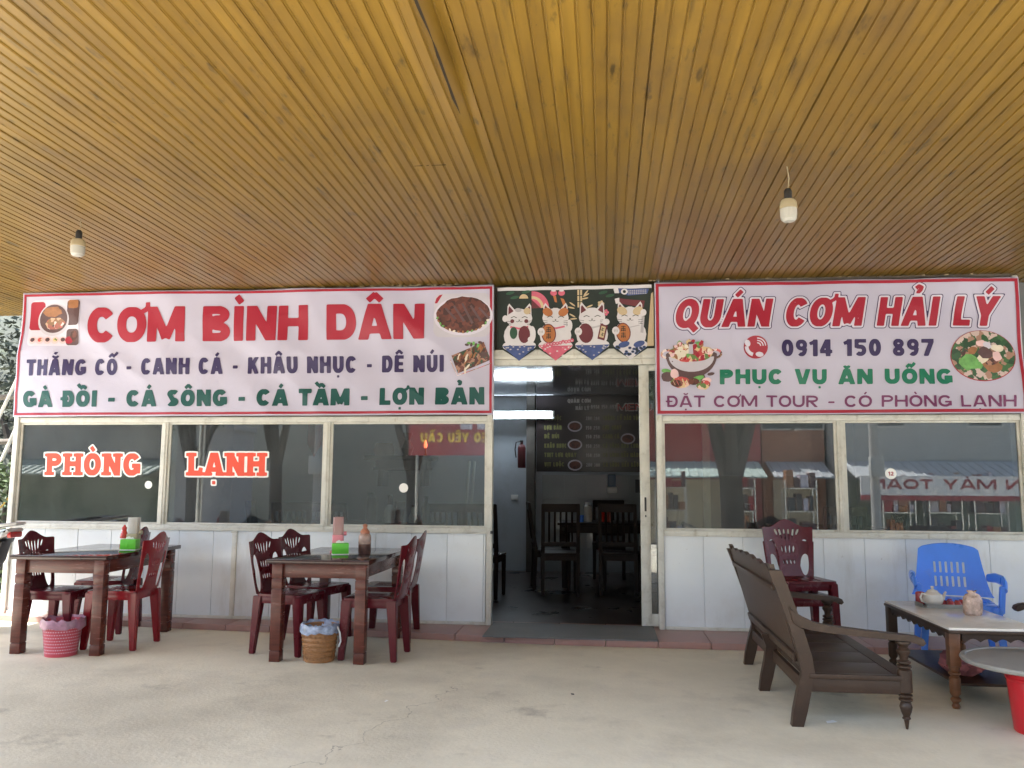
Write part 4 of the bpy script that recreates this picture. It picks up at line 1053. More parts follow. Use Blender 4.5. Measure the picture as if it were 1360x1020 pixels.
# ================================================================== WOODEN BENCH
def turned(bm, c, prof, seg=16): lathe(bm, prof, c, seg)
FRONT = [(.0, 0), (.006, .004), (.014, .05), (.022, .056), (.016, .066), (.026, .09), (.032, .115), (.026, .135), (.022, .14), (.034, .147), (.034, .156), (.024, .16), (.034, .168), (.034, .176), (.026, .18), (.036, .19), (.036, .30), (.028, .306), (.036, .315), (.036, .323), (.024, .328), (.034, .337), (.034, .345), (.02, .352), (.022, .37), (.034, .39), (.034, .40), (.022, .415), (.026, .425), (.038, .435), (.038, .447), (0, .447)]
def make_bench(label, group=None):
    t = thing('wooden_bench', label, 'bench', (1.0, -1.78, 0), 0, group)
    W = .75
    bm = BM()
    for i in range(5):
        y0 = -W+.02+i*.292; box2(bm, (.045, y0, .247), (.50, y0+.2895, .270), bev=.003)
    box2(bm, (.503, -W+.02, .247), (.585, W-.02, .271), bev=.004)
    link('seat', bm, WOODL, t)
    bm = BM(); box2(bm, (.06, -W-.02, .178), (.52, -W+.018, .246), bev=.003); box2(bm, (.06, -W-.028, .247), (.53, -W+.0195, .272), bev=.003)
    box2(bm, (.06, W-.018, .178), (.52, W+.02, .246), bev=.003); box2(bm, (.525, -W+.03, .19), (.55, W-.03, .245), bev=.003); box2(bm, (.02, -W+.04, .18), (.045, W-.04, .245), bev=.003)
    link('seat_rail', bm, WOODL, t)
    # backrest: leaning solid panel with scalloped crest
    bm = BM(); pts = [(-W+.045, .285)]; n = 90
    top = []
    for i in range(n+1):
        y = -W+.0+2*W*i/n; q = abs(y)/W
        top.append((y*.985, .795+.018*abs(math.sin(y*14))+.02*(1-q)+(.02 if q > .93 else 0)))
    poly = [(-W+.04, .29)]+[(W-.04, .29)]+top[::-1]
    def bx(z): return .062-.155*max(0, (z-.27)/.55)**.9
    vs = [[bm.verts.new((bx(z)+o, y, z)) for y, z in poly] for o in (0, -.026)]
    N = len(poly); bm.faces.new(vs[0]); bm.faces.new(vs[1][::-1])
    for i in range(N): bm.faces.new((vs[0][i], vs[1][i], vs[1][(i+1) % N], vs[0][(i+1) % N]))
    link('backrest', bm, WOODL, t)
    bm = BM()
    for z in (.70, .34):
        m = bx(z); box(bm, (m-.033, 0, z), (.018, 2*W-.1, .05 if z < .5 else .03), rot=Matrix.Rotation(-.26, 3, 'Y'), bev=.003)
    link('back_batten', bm, WOODL, t)
    for y in (-W, 0, W):
        bm = BM()
        pr = [(-.005, 0), (.012, .08), (.035, .18), (.058, .27), (.045, .36), (.0, .52), (-.06, .70), (-.098, .80)] if y else [(-.005, 0), (.012, .08), (.035, .18), (.045, .27), (.02, .34)]
        w = .046
        for (a, b) in zip(pr, pr[1:]): pass
        rings = []
        for k, (x, z) in enumerate(pr):
            ww = .030 if k == 0 else (.036 if z < .2 else .034)
            rings.append([bm.verts.new((x-(.03 if y == 0 else 0)+dx*ww, y+dy*.024, z)) for dx, dy in ((-1, -1), (1, -1), (1, 1), (-1, 1))])
        bm.faces.new(rings[0][::-1]); bm.faces.new(rings[-1])
        for a, b in zip(rings, rings[1:]):
            for i in range(4): bm.faces.new((a[i], a[(i+1) % 4], b[(i+1) % 4], b[i]))
        link('rear_leg', bm, WOODL, t, 50)
    for y in (-W, W):
        bm = BM()
        up = [(-.035, .62), (.0, .578), (.05, .548), (.10, .532), (.17, .518), (.36, .498), (.58, .478), (.615, .474), (.645, .462), (.655, .44), (.64, .425), (.62, .43)]
        lo = [(.605, .445), (.57, .448), (.36, .464), (.17, .482), (.08, .50), (.03, .50), (-.015, .53)]
        prism(bm, up+lo, y-.032, y+.032, bev=.006); link('arm', bm, WOODL, t)
        bm = BM(); turned(bm, (.548, y, 0), FRONT); link('front_leg', bm, WOODL, t)
    return t
bench = make_bench('long low brown wooden bench with turned front legs, facing the tea table', 'carved wooden benches')
bench2 = copy_tree(bench); bench2['label'] = 'brown wooden bench cut off by the right edge, only one arm end in view'
bench2.location = (3.37, -1.93, 0); bench2.rotation_euler = (0, 0, PI)

# ================================================================== TEA TABLE
tea = thing('tea_table', 'low tea table with pale scratched top and turned brown legs', 'table', (2.20, -1.55, 0))
bm = BM(); box2(bm, (-.255, -.55, .437), (.255, .55, .452), bev=.003); link('tabletop', bm, mat('pale worn laminate', (.78, .74, .68), .12, .06, 3, dark=(.42, .37, .31), darkscale=4, darkamt=.35), tea)
bm = BM()
box2(bm, (-.26, -.555, .418), (.26, .555, .4365), bev=.004)
def scallop(u0, u1, n=7):
    pts = [(u0, .4175), (u0, .385)]
    for i in range(n*6+1):
        u = u0+.02+(u1-u0-.04)*i/(n*6); pts.append((u, .372+.018*abs(math.sin(math.pi*i/6.))*(1 if True else 0)))
    return pts+[(u1, .385), (u1, .4175)]
for s in (-1, 1):
    prism(bm, scallop(-.47, .47, 9), s*.232-.009, s*.232+.009, axis='x'); prism(bm, scallop(-.18, .18, 4), s*.525-.009, s*.525+.009, axis='y')
link('apron', bm, WOODL, tea)
for sx in (-1, 1):
    for sy in (-1, 1):
        bm = BM(); X, Y = sx*.225, sy*.515
        box2(bm, (X-.03, Y-.03, .235), (X+.03, Y+.03, .417), bev=.003)
        lathe(bm, [(.0, 0), (.018, 0), (.024, .015), (.016, .03), (.028, .045), (.028, .055), (.018, .065), (.03, .085), (.03, .17), (.02, .18), (.032, .19), (.032, .20), (.022, .207), (.03, .22), (.03, .234), (0, .234)], (X, Y, 0), 16)
        link('leg', bm, mat('orange brown lit-toned wood', (.15, .065, .03), .35, .3, 5, stretch=(1, 1, 5)) if sx+sy else WOODL, tea)  # two legs coloured orange brown as lit wood, two left plain brown
bm = BM(); box2(bm, (-.20, -.49, .118), (.20, .49, .134), bev=.003); link('shelf', bm, WOODL, tea)
TZ = .452
tray = thing('tea_tray', 'shallow grey metal tray holding the teapot and cups on the tea table', 'tray', (2.235, -1.25, TZ))
bm = BM(); prism(bm, rrect(-.15, .15, -.09, .09, .03), 0, .006, axis='z', bev=.002)
for a, b in ((-1, 0), (1, 0)): box(bm, (a*.148, 0, .014), (.006, .14, .024), bev=.002)
for b in (-1, 1): box(bm, (0, b*.088, .014), (.26, .006, .024), bev=.002)
link('tray', bm, mat('grey tray', (.25, .25, .23), .35, .15, 5), tray)
pot = thing('teapot', 'white china teapot with lid and spout on the tea tray', 'teapot', (2.17, -1.27, TZ+.007), .4)
bm = BM(); lathe(bm, [(0, 0), (.035, 0), (.058, .02), (.066, .045), (.058, .075), (.036, .092), (.03, .094)], seg=24); link('body', bm, CREAM, pot)
bm = BM(); lathe(bm, [(.036, .093), (.03, .102), (.012, .108), (.007, .114), (.012, .122), (.009, .129), (0, .13)], seg=16); link('lid', bm, CREAM, pot)
bm = BM(); tube(bm, [(.055, 0, .03), (.085, 0, .045), (.098, 0, .075), (.11, 0, .088)], [.016, .012, .008, .007], 10); link('spout', bm, CREAM, pot)
bm = BM(); tube(bm, [(-.055, 0, .075), (-.085, 0, .085), (-.10, 0, .06), (-.09, 0, .035), (-.06, 0, .025)], .006, 8); link('handle', bm, CREAM, pot)
CUP = mat('red glazed cup', (.34, .045, .05), .25, .3, 14); 
for i, (X, Y) in enumerate(((2.27, -1.30), (2.32, -1.28), (2.295, -1.22), (2.36, -1.24), (2.255, -1.20), (2.115, -1.20))):
    c = thing('tea_cup', 'small red tea cup turned upside down on the tray among identical cups' if i < 5 else 'red tea tin canister at the left rear of the tray, beside the white teapot', 'cup' if i < 5 else 'canister', (X, Y, TZ+.007), i*.7, 'red cups on the tea tray' if i < 5 else None)
    bm = BM()
    if i < 5: lathe(bm, [(.026, 0), (.028, .004), (.022, .028), (.013, .036), (.013, .041), (0, .041)], seg=16)
    else: lathe(bm, [(.026, 0), (.03, .003), (.03, .075), (.027, .08), (.012, .085), (0, .085)], seg=16); c.name = 'tea_canister'
    link('body', bm, CUP, c)
bag = thing('plastic_bag', 'crumpled clear bag of pale peanuts standing on the tea table', 'bag', (2.285, -1.60, TZ))
bm = BM(); r = random.Random(9); rings = []
for k, (rx, ry, z) in enumerate(((.045, .032, 0), (.056, .04, .012), (.058, .042, .05), (.054, .04, .085), (.052, .03, .11), (.045, .016, .125), (.020, .012, .135), (.03, .012, .15))):
    rings.append([bm.verts.new((rx*math.cos(2*PI*i/18)*r.uniform(.9, 1.1), ry*math.sin(2*PI*i/18)*r.uniform(.88, 1.12), z+r.uniform(-.005, .005)*(k > 0))) for i in range(18)])
bm.faces.new(rings[0][::-1]); bm.faces.new(rings[-1])
for a, b in zip(rings, rings[1:]):
    for i in range(18): bm.faces.new((a[i], a[(i+1) % 18], b[(i+1) % 18], b[i]))
link('bag_body', bm, mat('peanuts in film', (.50, .36, .29), .25, .45, 22, bump=.6, bscale=70), bag, 25)
pb = thing('cloth_bundle', 'faded pink bundle lying on the lower shelf of the tea table', 'bundle', (2.14, -1.75, .134))
bm = BM(); bmesh.ops.create_icosphere(bm, subdivisions=4, radius=1)
for v in bm.verts: v.co = Vector((v.co.x*.11, v.co.y*.15, max(0, v.co.z*.07+.05)))*(1+.22*mnoise.noise(v.co*2.6)+.1*mnoise.noise(v.co*6))
for v in bm.verts: v.co.z = max(0, v.co.z)
link('cloth', bm, mat('faded pink cloth', (.34, .12, .13), .9, .3, 9), pb)

# blue armchair
def make_armchair(label):
    t = thing('plastic_armchair', label, 'chair')
    h = .0075; ys = np.arange(-.30, .3001, h); us = np.arange(-.02, .46, h); Y, U = np.meshgrid(ys, us)
    hw = .285-.075*np.clip(U/.36, 0, 1)**.55-1.3*np.clip(U-.355, 0, 1)**1.2*2
    F = np.maximum(np.maximum(np.abs(Y)-hw, U-(.405-.8*Y*Y)), -U)
    for k in range(6):
        for cy, ry in ((.215, .045), (.105, .042)):
            c = (k-2.5)*.040; G = np.maximum(np.abs(Y-c-(cy-.16)*0)-.0085, np.abs(U-cy)-ry); F = np.maximum(F, -G)
    def place(y, u): return (-.19-u*.30-.9*(.25**2-y*y)*(.9-u*.7), y, .42+u*.95)
    link('backrest', panel_from_field(F, ys, us, place, (-.008, 0, .003)), BLUE, t, 50)
    bm = BM(); prism(bm, rrect(-.25, .24, -.24, .24, .06), .385, .41, axis='z', bev=.008); box(bm, (.22, 0, .36), (.02, .42, .06), bev=.006)
    for s in (-1, 1): box(bm, (0, s*.232, .36), (.42, .016, .07), bev=.005)
    link('seat', bm, BLUE, t)
    for s in (-1, 1):
        bm = BM()
        pts = [(-.25, s*.255, .56), (-.12, s*.285, .575), (.10, s*.295, .575), (.20, s*.29, .56), (.235, s*.285, .52)]
        tube(bm, pts, [.03, .036, .038, .034, .026], 12, sy=.45); taper(bm, (.215, s*.27, .55), (.055, .035), (.23, s*.25, .36), (.06, .035)); link('armrest', bm, BLUE, t)
        for sx in (-1, 1):
            bm = BM(); taper(bm, (sx*.205, s*.225, .40), (.075, .06), (sx*.25, s*.26, 0), (.045, .035)); link('leg', bm, BLUE, t)
    return t
ba = make_armchair('bright blue plastic armchair behind the tea table'); ba.location = (2.58, -.60, 0); ba.rotation_euler.z = R(-104)
# bucket with a round grey table top laid on it
bk = thing('bucket', 'tall red plastic bucket under the round grey table top at right', 'bucket', (2.225, -2.50, 0))
bm = BM(); lathe(bm, [(0, 0), (.125, 0), (.13, .006), (.155, .30), (.168, .302), (.17, .318), (.160, .322), (.15, .31), (.125, .02), (0, .02)], seg=40); link('body', bm, BUCKET, bk)
bm = BM(); lathe(bm, [(.151, .255), (.1565, .262), (.1575, .272), (.152, .28)], seg=40); link('rim_band', bm, BUCKET, bk)
rt_ = thing('round_table_top', 'round grey table top with raised rim, resting on the red bucket', 'table top', (2.250, -2.46, .3235))
bm = BM(); lathe(bm, [(0, 0), (.34, 0), (.365, .008), (.372, .02), (.366, .03), (.345, .032), (.34, .026), (.335, .0255), (.325, .0275), (0, .028)], seg=64)
link('disc', bm, mat('grey stone plastic', (.27, .265, .25), .4, .12, 8, dark=(.16, .15, .14), darkscale=4, darkamt=.4), rt_, 25)
# rubber mat on the step in front of the door
bm = BM()
for i in range(16):
    x0 = -.965+i*.0855; 
    prism(bm, [(x0, .10), (x0+.0855, .10), (x0+.0855, -.555-.006*((i*7) % 3)), (x0, -.555-.006*((i*5) % 3))], .0502, .060, axis='z')
tag(link('rubber_mat', bm, RUBBER), 'flat grey rubber mat laid across the step before the doorway', 'mat')

# ================================================================== INTERIOR THINGS
TUBE = emit('lit tube', (.80, .92, 1.0), 7)
lamp = thing('fluorescent_lamp', 'lit white fluorescent tube on its batten inside, high beside the pillar', 'lamp', (-1.31, 4.10, 2.187))
for dz in (.0,):
    bm = BM(); tube(bm, [(-.60, 0, dz), (.60, 0, dz)], .024, 14); link('tube', bm, TUBE, lamp)
bm = BM(); box2(bm, (-.63, .030, -.055), (.63, .06, .055), bev=.004); box2(bm, (-.63, -.026, -.028), (-.602, .0295, .028)); box2(bm, (.602, -.026, -.028), (.63, .0295, .028)); link('batten', bm, STICKW, lamp)
# menu board
MEN = mat('dark menu print', (.030, .022, .024), .3, .3, 3); MY = mat('menu yellow green', (.17, .17, .06), .5); MW = mat('menu pale', (.42, .40, .40), .5); MR = mat('menu red', (.34, .03, .035), .5); 
menu = thing('menu_board', 'dark hanging menu board with yellow dish names and prices, seen through the doorway', 'menu board', (0, 4.2, 0))
bm = BM(); box2(bm, (-.93, 0, 1.41), (1.35, .02, 2.46), bev=.003); link('board', bm, MEN, menu)
def mt(text, x0, x1, z0, z1, m, **k): flat_text('lettering', text, ((x0, z0), (x0, z1), (x1, z0), (x1, z1)), -.0035, m, menu, cells=10, **k)
mt('QUÁN CƠM', -.50, -.18, 2.355, 2.41, MW); mt('HẢI LÝ', -.39, -.20, 2.255, 2.31, MW); mt('0914 150 897', -.18, .17, 2.27, 2.325, MW)
mt('MENU', .17, .66, 2.235, 2.35, MW, t=.12); 
flat_text('lettering', 'MENU', ((.185, 2.25), (.185, 2.335), (.645, 2.25), (.645, 2.335)), -.005, MR, menu, cells=12, t=.10, track=.14)
rowz = [2.115, 1.985, 1.865, 1.735, 1.61, 1.48]
Ltx = ['GÀ LUỘC', 'LỢN BẢN', 'DÊ NÚI', 'KHÂU NHỤC', 'THỊT LỢN QUAY', 'VỊT LUỘC']
Rtx = ['THẮNG CỐ DÂN TỘC', 'LỢN QUAY', 'CANH CÁ', 'CÁ SÔNG NẤU CHUA', 'CÁ SÔNG NẤU MĂNG', 'CÁ SÔNG NẤU BÁO']
for z, a, b in zip(rowz, Ltx, Rtx):
    mt(a, -.82, -.82+.034*len(a), z, z+.06, MY); mt(b, -.02, -.02+.032*len(b), z, z+.06, MY); mt('200 300' if z > 2 or z < 1.5 else '150 250', -.25, -.06, z, z+.05, MW)
for X, Z in ((-.40, 2.03), (-.40, 1.78), (-.40, 1.50), (.32, 1.86)):
    bm = BM(); disc(bm, X, Z, .10, .075, -.004, 0); disc(bm, X, Z, .08, .055, -.0055, 1); link('dish_picture', bm, [GREYP, F2], menu, 0)
# extinguisher on the pillar, wall dispenser, switch
ex = thing('fire_extinguisher', 'dim red fire extinguisher with black hose hung on the pillar inside', 'extinguisher', (-1.13, 4.17, 1.46))
bm = BM(); lathe(bm, [(0, 0), (.05, .0), (.055, .01), (.055, .27), (.04, .31), (.02, .325), (.02, .35), (0, .35)]); link('cylinder', bm, mat('dull red paint', (.10, .014, .018), .4, .2), ex)
bm = BM(); box2(bm, (-.02, -.05, .35), (.02, .03, .375), bev=.004); tube(bm, [(-.02, 0, .36), (-.075, -.02, .35), (-.09, -.02, .25), (-.075, -.02, .14)], .008, 8); link('hose', bm, BLACK, ex)
dsp = thing('soap_dispenser', 'white blue wall dispenser on the tiles below the menu board', 'dispenser', (.10, 4.32, 1.12))
bm = BM(); box2(bm, (-.07, 0, 0), (.07, .064, .09), bev=.02); link('cover', bm, STICKW, dsp)
bm = BM(); box2(bm, (-.055, .005, .091), (.055, .064, .26), bev=.015); link('tank', bm, mat('blue tank', (.10, .16, .25), .3), dsp)
bm = BM(); box2(bm, (.42, 4.36, 1.13), (.53, 4.384, 1.31), bev=.004); tag(link('wall_sign', bm, DGREY), 'small dark notice plate on the tiled wall right of the dispenser', 'sign')
bm = BM(); box2(bm, (-1.30, 4.385, 1.02), (-1.20, 4.399, 1.09), bev=.004); tag(link('wall_switch', bm, PAPER), 'white switch plate on the painted wall left of the pillar', 'switch')
# dining sets of dark wood
def make_wchair(label):
    t = thing('wooden_chair', label, 'chair', group='dark wooden dining chairs inside')
    bm = BM(); box2(bm, (-.20, -.21, .43), (.21, .21, .455), bev=.006); box2(bm, (-.18, -.19, .37), (.18, .19, .4295)); link('seat', bm, WOODD, t)
    bm = BM()
    for z, hh in ((.94, .09), (.55, .05)): box(bm, (-.20-(z-.45)*.13, 0, z), (.024, .40, hh), bev=.005)
    for k in range(5): y = (k-2)*.062; tube(bm, [(-.213, y, .56), (-.255, y, .91)], .013, 6)
    link('backrest', bm, WOODD, t)
    for s in (-1, 1):
        bm = BM(); taper(bm, (.185, s*.185, .43), (.045, .045), (.185, s*.185, 0), (.035, .035)); link('leg', bm, WOODD, t)
        bm = BM(); taper(bm, (-.19, s*.19, .45), (.042, .042), (-.21, s*.19, 0), (.036, .036)); taper(bm, (-.272, s*.19, .985), (.03, .036), (-.19, s*.19, .45), (.042, .042)); link('leg', bm, WOODD, t)
    return t
wc = make_wchair('dark slatted chair seen side on at the left of the doorway dining table'); wc.location = (-.62, 2.55, .05); wc.rotation_euler.z = .15
def put_w(x, y, rz, label):
    c = copy_tree(wc); c.location = (x, y, .05); c.rotation_euler.z = rz; c['label'] = label
put_w(-.50, 2.12, PI/2+.1, 'dark slatted chair with its back to the doorway, nearer left of the dining table')
put_w(.16, 2.20, PI/2-.1, 'dark slatted chair with its back to the doorway, nearer right of the dining table')
put_w(.05, 3.72, -PI/2, 'dark slatted chair on the far side of the dining table, against the tiled wall')
put_w(.62, 2.9, PI, 'dark slatted chair at the right end of the dining table, behind the door leaf')
def make_dtable(label):
    t = thing('dining_table', label, 'table', group='dark dining tables inside')
    bm = BM(); box2(bm, (-.55, -.40, .72), (.55, .40, .75), bev=.006); link('tabletop', bm, WOODD, t)
    bm = BM(); box2(bm, (-.48, -.33, .63), (.48, .33, .719)); link('rail', bm, WOODD, t)
    for sx in (-1, 1):
        for sy in (-1, 1): bm = BM(); taper(bm, (sx*.47, sy*.33, .72), (.075, .075), (sx*.47, sy*.33, 0), (.06, .06)); link('leg', bm, WOODD, t)
    return t
dt = make_dtable('dark dining table with condiments, framed by the open doorway'); dt.location = (.0, 2.95, .05)
def small(name, label, cat, x, y, z, prof, m, cap=None, grp=None):
    t = thing(name, label, cat, (x, y, z), 0, grp)
    bm = BM(); lathe(bm, prof, seg=16); link('body', bm, m, t)
    if cap: bm = BM(); r0, z0 = cap[0], cap[1]; lathe(bm, [(r0, z0), (r0, z0+cap[2]), (0, z0+cap[2])], seg=12); link('cap', bm, cap[3], t)
    return t
small('condiment_jar', 'pale plastic jar on the dining table inside, left of the orange bottle', 'jar', -.20, 2.85, .80, [(0, 0), (.045, 0), (.045, .18), (.03, .2), (0, .2)], mat('pale jar', (.45, .44, .40), .3), (.03, .2, .03, STICKW))
small('sauce_bottle', 'orange sauce bottle on the dining table inside', 'bottle', -.04, 2.82, .80, [(0, 0), (.035, 0), (.035, .11), (.015, .16), (0, .16)], CHILI, (.018, .16, .04, mat('orange cap', (.6, .16, .03), .4)))
small('sauce_bottle', 'green capped sauce bottle on the dining table inside', 'bottle', .06, 2.80, .80, [(0, 0), (.033, 0), (.033, .11), (.015, .15), (0, .15)], mat('chili brown', (.3, .05, .03), .3), (.017, .15, .05, LEAFP))
small('drinking_cup', 'small blue cup on the dining table inside', 'cup', -.28, 2.75, .80, [(0, 0), (.03, 0), (.035, .08), (.03, .08), (.025, .01), (0, .01)], BLUE)
# second room part behind the left windows: chairs, tables, shelf
d2 = copy_tree(dt); d2['label'] = 'dark dining table behind the middle left window'; d2.location = (-3.2, 2.2, .05)
put_w(-3.75, 2.0, .2, 'dark slatted chair behind the window with the red L lettering'); put_w(-3.3, 1.6, PI/2, 'dark slatted chair with its back to the glass behind the second window')
put_w(-2.9, 1.6, PI/2, 'dark slatted chair with its back to the glass just left of the third window'); put_w(-2.60, 2.2, PI, 'dark slatted chair behind the third window, above the pink dispenser')
put_w(-1.65, 1.7, PI/2, 'dark slatted chair, back to the glass, near the right end of the third window'); put_w(-1.30, 1.75, PI/2-.1, 'dark slatted chair closest to the doorway behind the third window')
ct = thing('sideboard', 'low dark sideboard just inside the third window, carrying bottles', 'sideboard', (-2.0, .55, .05))
bm = BM(); box2(bm, (-.45, -.18, .0), (.45, .18, .80), bev=.004); link('cabinet', bm, WOODD, ct)
bm = BM(); box2(bm, (-.47, -.20, .801), (.47, .20, .825), bev=.004); link('worktop', bm, WOODD, ct)
SBZ = .875
small('thermos', 'black thermos flask on the sideboard behind the third window', 'flask', -2.20, .55, SBZ, [(0, 0), (.05, 0), (.05, .20), (.035, .24), (0, .24)], BLACK, (.034, .241, .04, BLACK))
small('thermos', 'white bellied flask with black neck on the sideboard behind the third window', 'flask', -2.03, .58, SBZ, [(0, 0), (.045, 0), (.055, .08), (.05, .13), (.02, .17), (0, .17)], PAPER, (.025, .17, .09, BLACK))
small('kettle', 'small shiny white kettle on the sideboard behind the third window', 'kettle', -1.80, .56, SBZ, [(0, 0), (.04, 0), (.045, .05), (.02, .10), (.02, .14), (0, .15)], PAPER, (.012, .15, .02, BLACK))
small('plant_pot', 'dark green bottle on the sideboard behind the third window', 'bottle', -1.68, .58, SBZ, [(0, 0), (.04, 0), (.04, .15), (.018, .2), (.018, .25), (0, .25)], mat('bottle green', (.03, .06, .04), .2), None).name = 'glass_bottle'
sh = thing('altar_shelf', 'dark wooden altar shelf on brackets, high on the far wall behind the third window', 'shelf', (-2.82, 4.18, 1.62))
bm = BM(); box2(bm, (-.48, -.2, -.06), (.48, .21, 0), bev=.004); box2(bm, (-.36, -.16, -.20), (.40, .21, -.16), bev=.004); box2(bm, (-.34, -.1, -.159), (.38, .2, -.061)); link('board', bm, WOODD, sh)
for X in (-.27, .33):
    bm = BM(); box2(bm, (X-.03, -.12, -.42), (X+.03, .21, -.201), bev=.004); link('bracket', bm, WOODD, sh)
small('incense_bowl', 'squat brown incense bowl on the altar shelf', 'bowl', -3.06, 4.15, 1.62, [(0, 0), (.13, 0), (.15, .08), (.12, .18), (.1, .18), (0, .1)], mat('brown bowl', (.14, .07, .04), .5, .3, 10))
small('flower_vase', 'dark vase in the middle of the altar shelf', 'vase', -2.73, 4.15, 1.62, [(0, 0), (.05, 0), (.09, .1), (.04, .22), (.07, .32), (0, .3)], mat('dark vase', (.10, .10, .08), .3, .3, 10))
al = thing('altar_lamp', 'tiny glowing red altar candle lamp at the right end of the shelf', 'lamp', (-2.47, 4.14, 1.62))
bm = BM(); lathe(bm, [(0, 0), (.03, 0), (.012, .03), (.012, .1), (.025, .11), (0, .11)], seg=12); link('stem', bm, mat('brass', (.4, .25, .06), .3, metal=.8), al)
bm = BM(); lathe(bm, [(.018, .111), (.026, .15), (.012, .2), (0, .22)], seg=12); link('flame_bulb', bm, emit('red lamp', (1, .12, .04), 1.6), al)
bm = BM(); prism(bm, [(-3.68, 2.3), (-3.50, 2.3), (-3.50, 1.72), (-3.59, 1.56), (-3.68, 1.72)], 2.8, 2.806); tube(bm, [(-3.7, 2.803, 2.3), (-3.48, 2.803, 2.3)], .008, 6); tube(bm, [(-3.59, 2.803, 2.3), (-3.59, 2.803, 2.5)], .004, 6)
tag(link('red_pennant', bm, mat('faded red pennant', (.36, .06, .06), .7, .2)), 'faded red pointed pennant hanging inside behind the second window', 'pennant')
for i, (x, y) in enumerate(((-1.95, 4.2), (-1.88, 4.22))):
    bm = BM(); tube(bm, [(x, y, .1), (x+.09, y, 1.55)], .018, 8); tag(link('white_pole', bm, PAPER), 'slim white pole leaning on the far wall behind the third window', 'pole', 'white poles behind the third window')

# dining sets behind the right windows
d3 = copy_tree(dt); d3['label'] = 'dark dining table behind the wide right window'; d3.location = (2.4, 2.4, .05)
put_w(1.85, 2.3, 0, 'dark slatted chair behind the window left of the right divider'); put_w(2.95, 2.4, PI, 'dark slatted chair behind the far right window'); put_w(2.4, 1.8, PI/2, 'dark slatted chair with its back to the far right window')

# ================================================================== LEFT OF THE BUILDING
sco = thing('scooter', 'silver grey scooter with dark tail, mostly cut off by the left edge', 'scooter', (-5.55, -.75, 0))
SILV = mat('silver scooter paint', (.46, .47, .47), .25, .05, 4, metal=.3); DKP2 = mat('dark scooter plastic', (.035, .037, .04), .4, .2)
bm = BM(); prism(bm, [(-.15, .45), (.25, .55), (.66, .80), (.72, .84), (.70, .865), (.45, .84), (.1, .74), (-.2, .60)], -.10, .10, bev=.03); link('tail_fairing', bm, SILV, sco)
bm = BM(); prism(bm, [(.12, .56), (.40, .62), (.60, .74), (.62, .78), (.40, .70), (.1, .62)], -.125, .125, bev=.01); prism(bm, [(.42, .64), (.60, .74), (.64, .76), (.60, .60), (.50, .44), (.44, .44)], -.06, .06, bev=.015); link('rear_fender', bm, DKP2, sco)
bm = BM(); prism(bm, [(-.35, .70), (.05, .745), (.40, .845), (.55, .88), (.50, .905), (.1, .86), (-.1, .80), (-.35, .78)], -.115, .115, bev=.025); link('seat', bm, BLACK, sco)
bm = BM(); tube(bm, [(.40, -.11, .85), (.62, -.10, .885), (.74, -.05, .90), (.74, .05, .90), (.62, .10, .885), (.40, .11, .85)], .014, 8); link('grab_rail', bm, SILV, sco)
def wheel(x, nm='wheel'):
    w = BM()
    pts = [(x+.24*math.cos(2*PI*i/28), 0, .28+.24*math.sin(2*PI*i/28)) for i in range(29)]
    tube(w, pts, .042, 8, cap=False); o = link(nm, w, BLACK, sco)
    b = BM(); tube(b, [(x+.195*math.cos(2*PI*i/28), 0, .28+.195*math.sin(2*PI*i/28)) for i in range(29)], .012, 6, cap=False); tube(b, [(x, -.05, .28), (x, .05, .28)], .04, 12)
    for k in range(5): a = 2*PI*k/5; tube(b, [(x, 0, .28), (x+.19*math.cos(a), 0, .28+.19*math.sin(a))], .014, 6)
    link('rim', b, CHROME, o)
wheel(.22); wheel(-1.05)
bm = BM(); prism(bm, [(-.15, .45), (-.75, .30), (-.80, .38), (-.78, .75), (-.84, .98), (-.90, .98), (-.90, .60), (-.86, .24), (-.2, .22), (.05, .35)], -.13, .13, bev=.02); link('leg_shield', bm, SILV, sco)
bm = BM(); tube(bm, [(-.78, -.33, 1.02), (-.86, -.1, 1.0), (-.86, .1, 1.0), (-.78, .33, 1.02)], .015, 8); tube(bm, [(-.87, 0, .98), (-1.05, 0, .28)], .03, 8); link('handlebar', bm, BLACK, sco)
bm = BM(); box(bm, (-.93, 0, .99), (.10, .2, .13), bev=.04); link('headlight', bm, STICKW, sco)
for s in (-1, 1):
    bm = BM(); tube(bm, [(-.82, s*.25, 1.02), (-.82, s*.32, 1.16)], .006, 6); box(bm, (-.82, s*.35, 1.2), (.02, .12, .08), bev=.02); link('mirror', bm, BLACK, sco)
bm = BM(); box(bm, (.70, 0, .81), (.04, .14, .05), bev=.015); link('tail_light', bm, mat('tail light red', (.4, .02, .02), .2), sco)
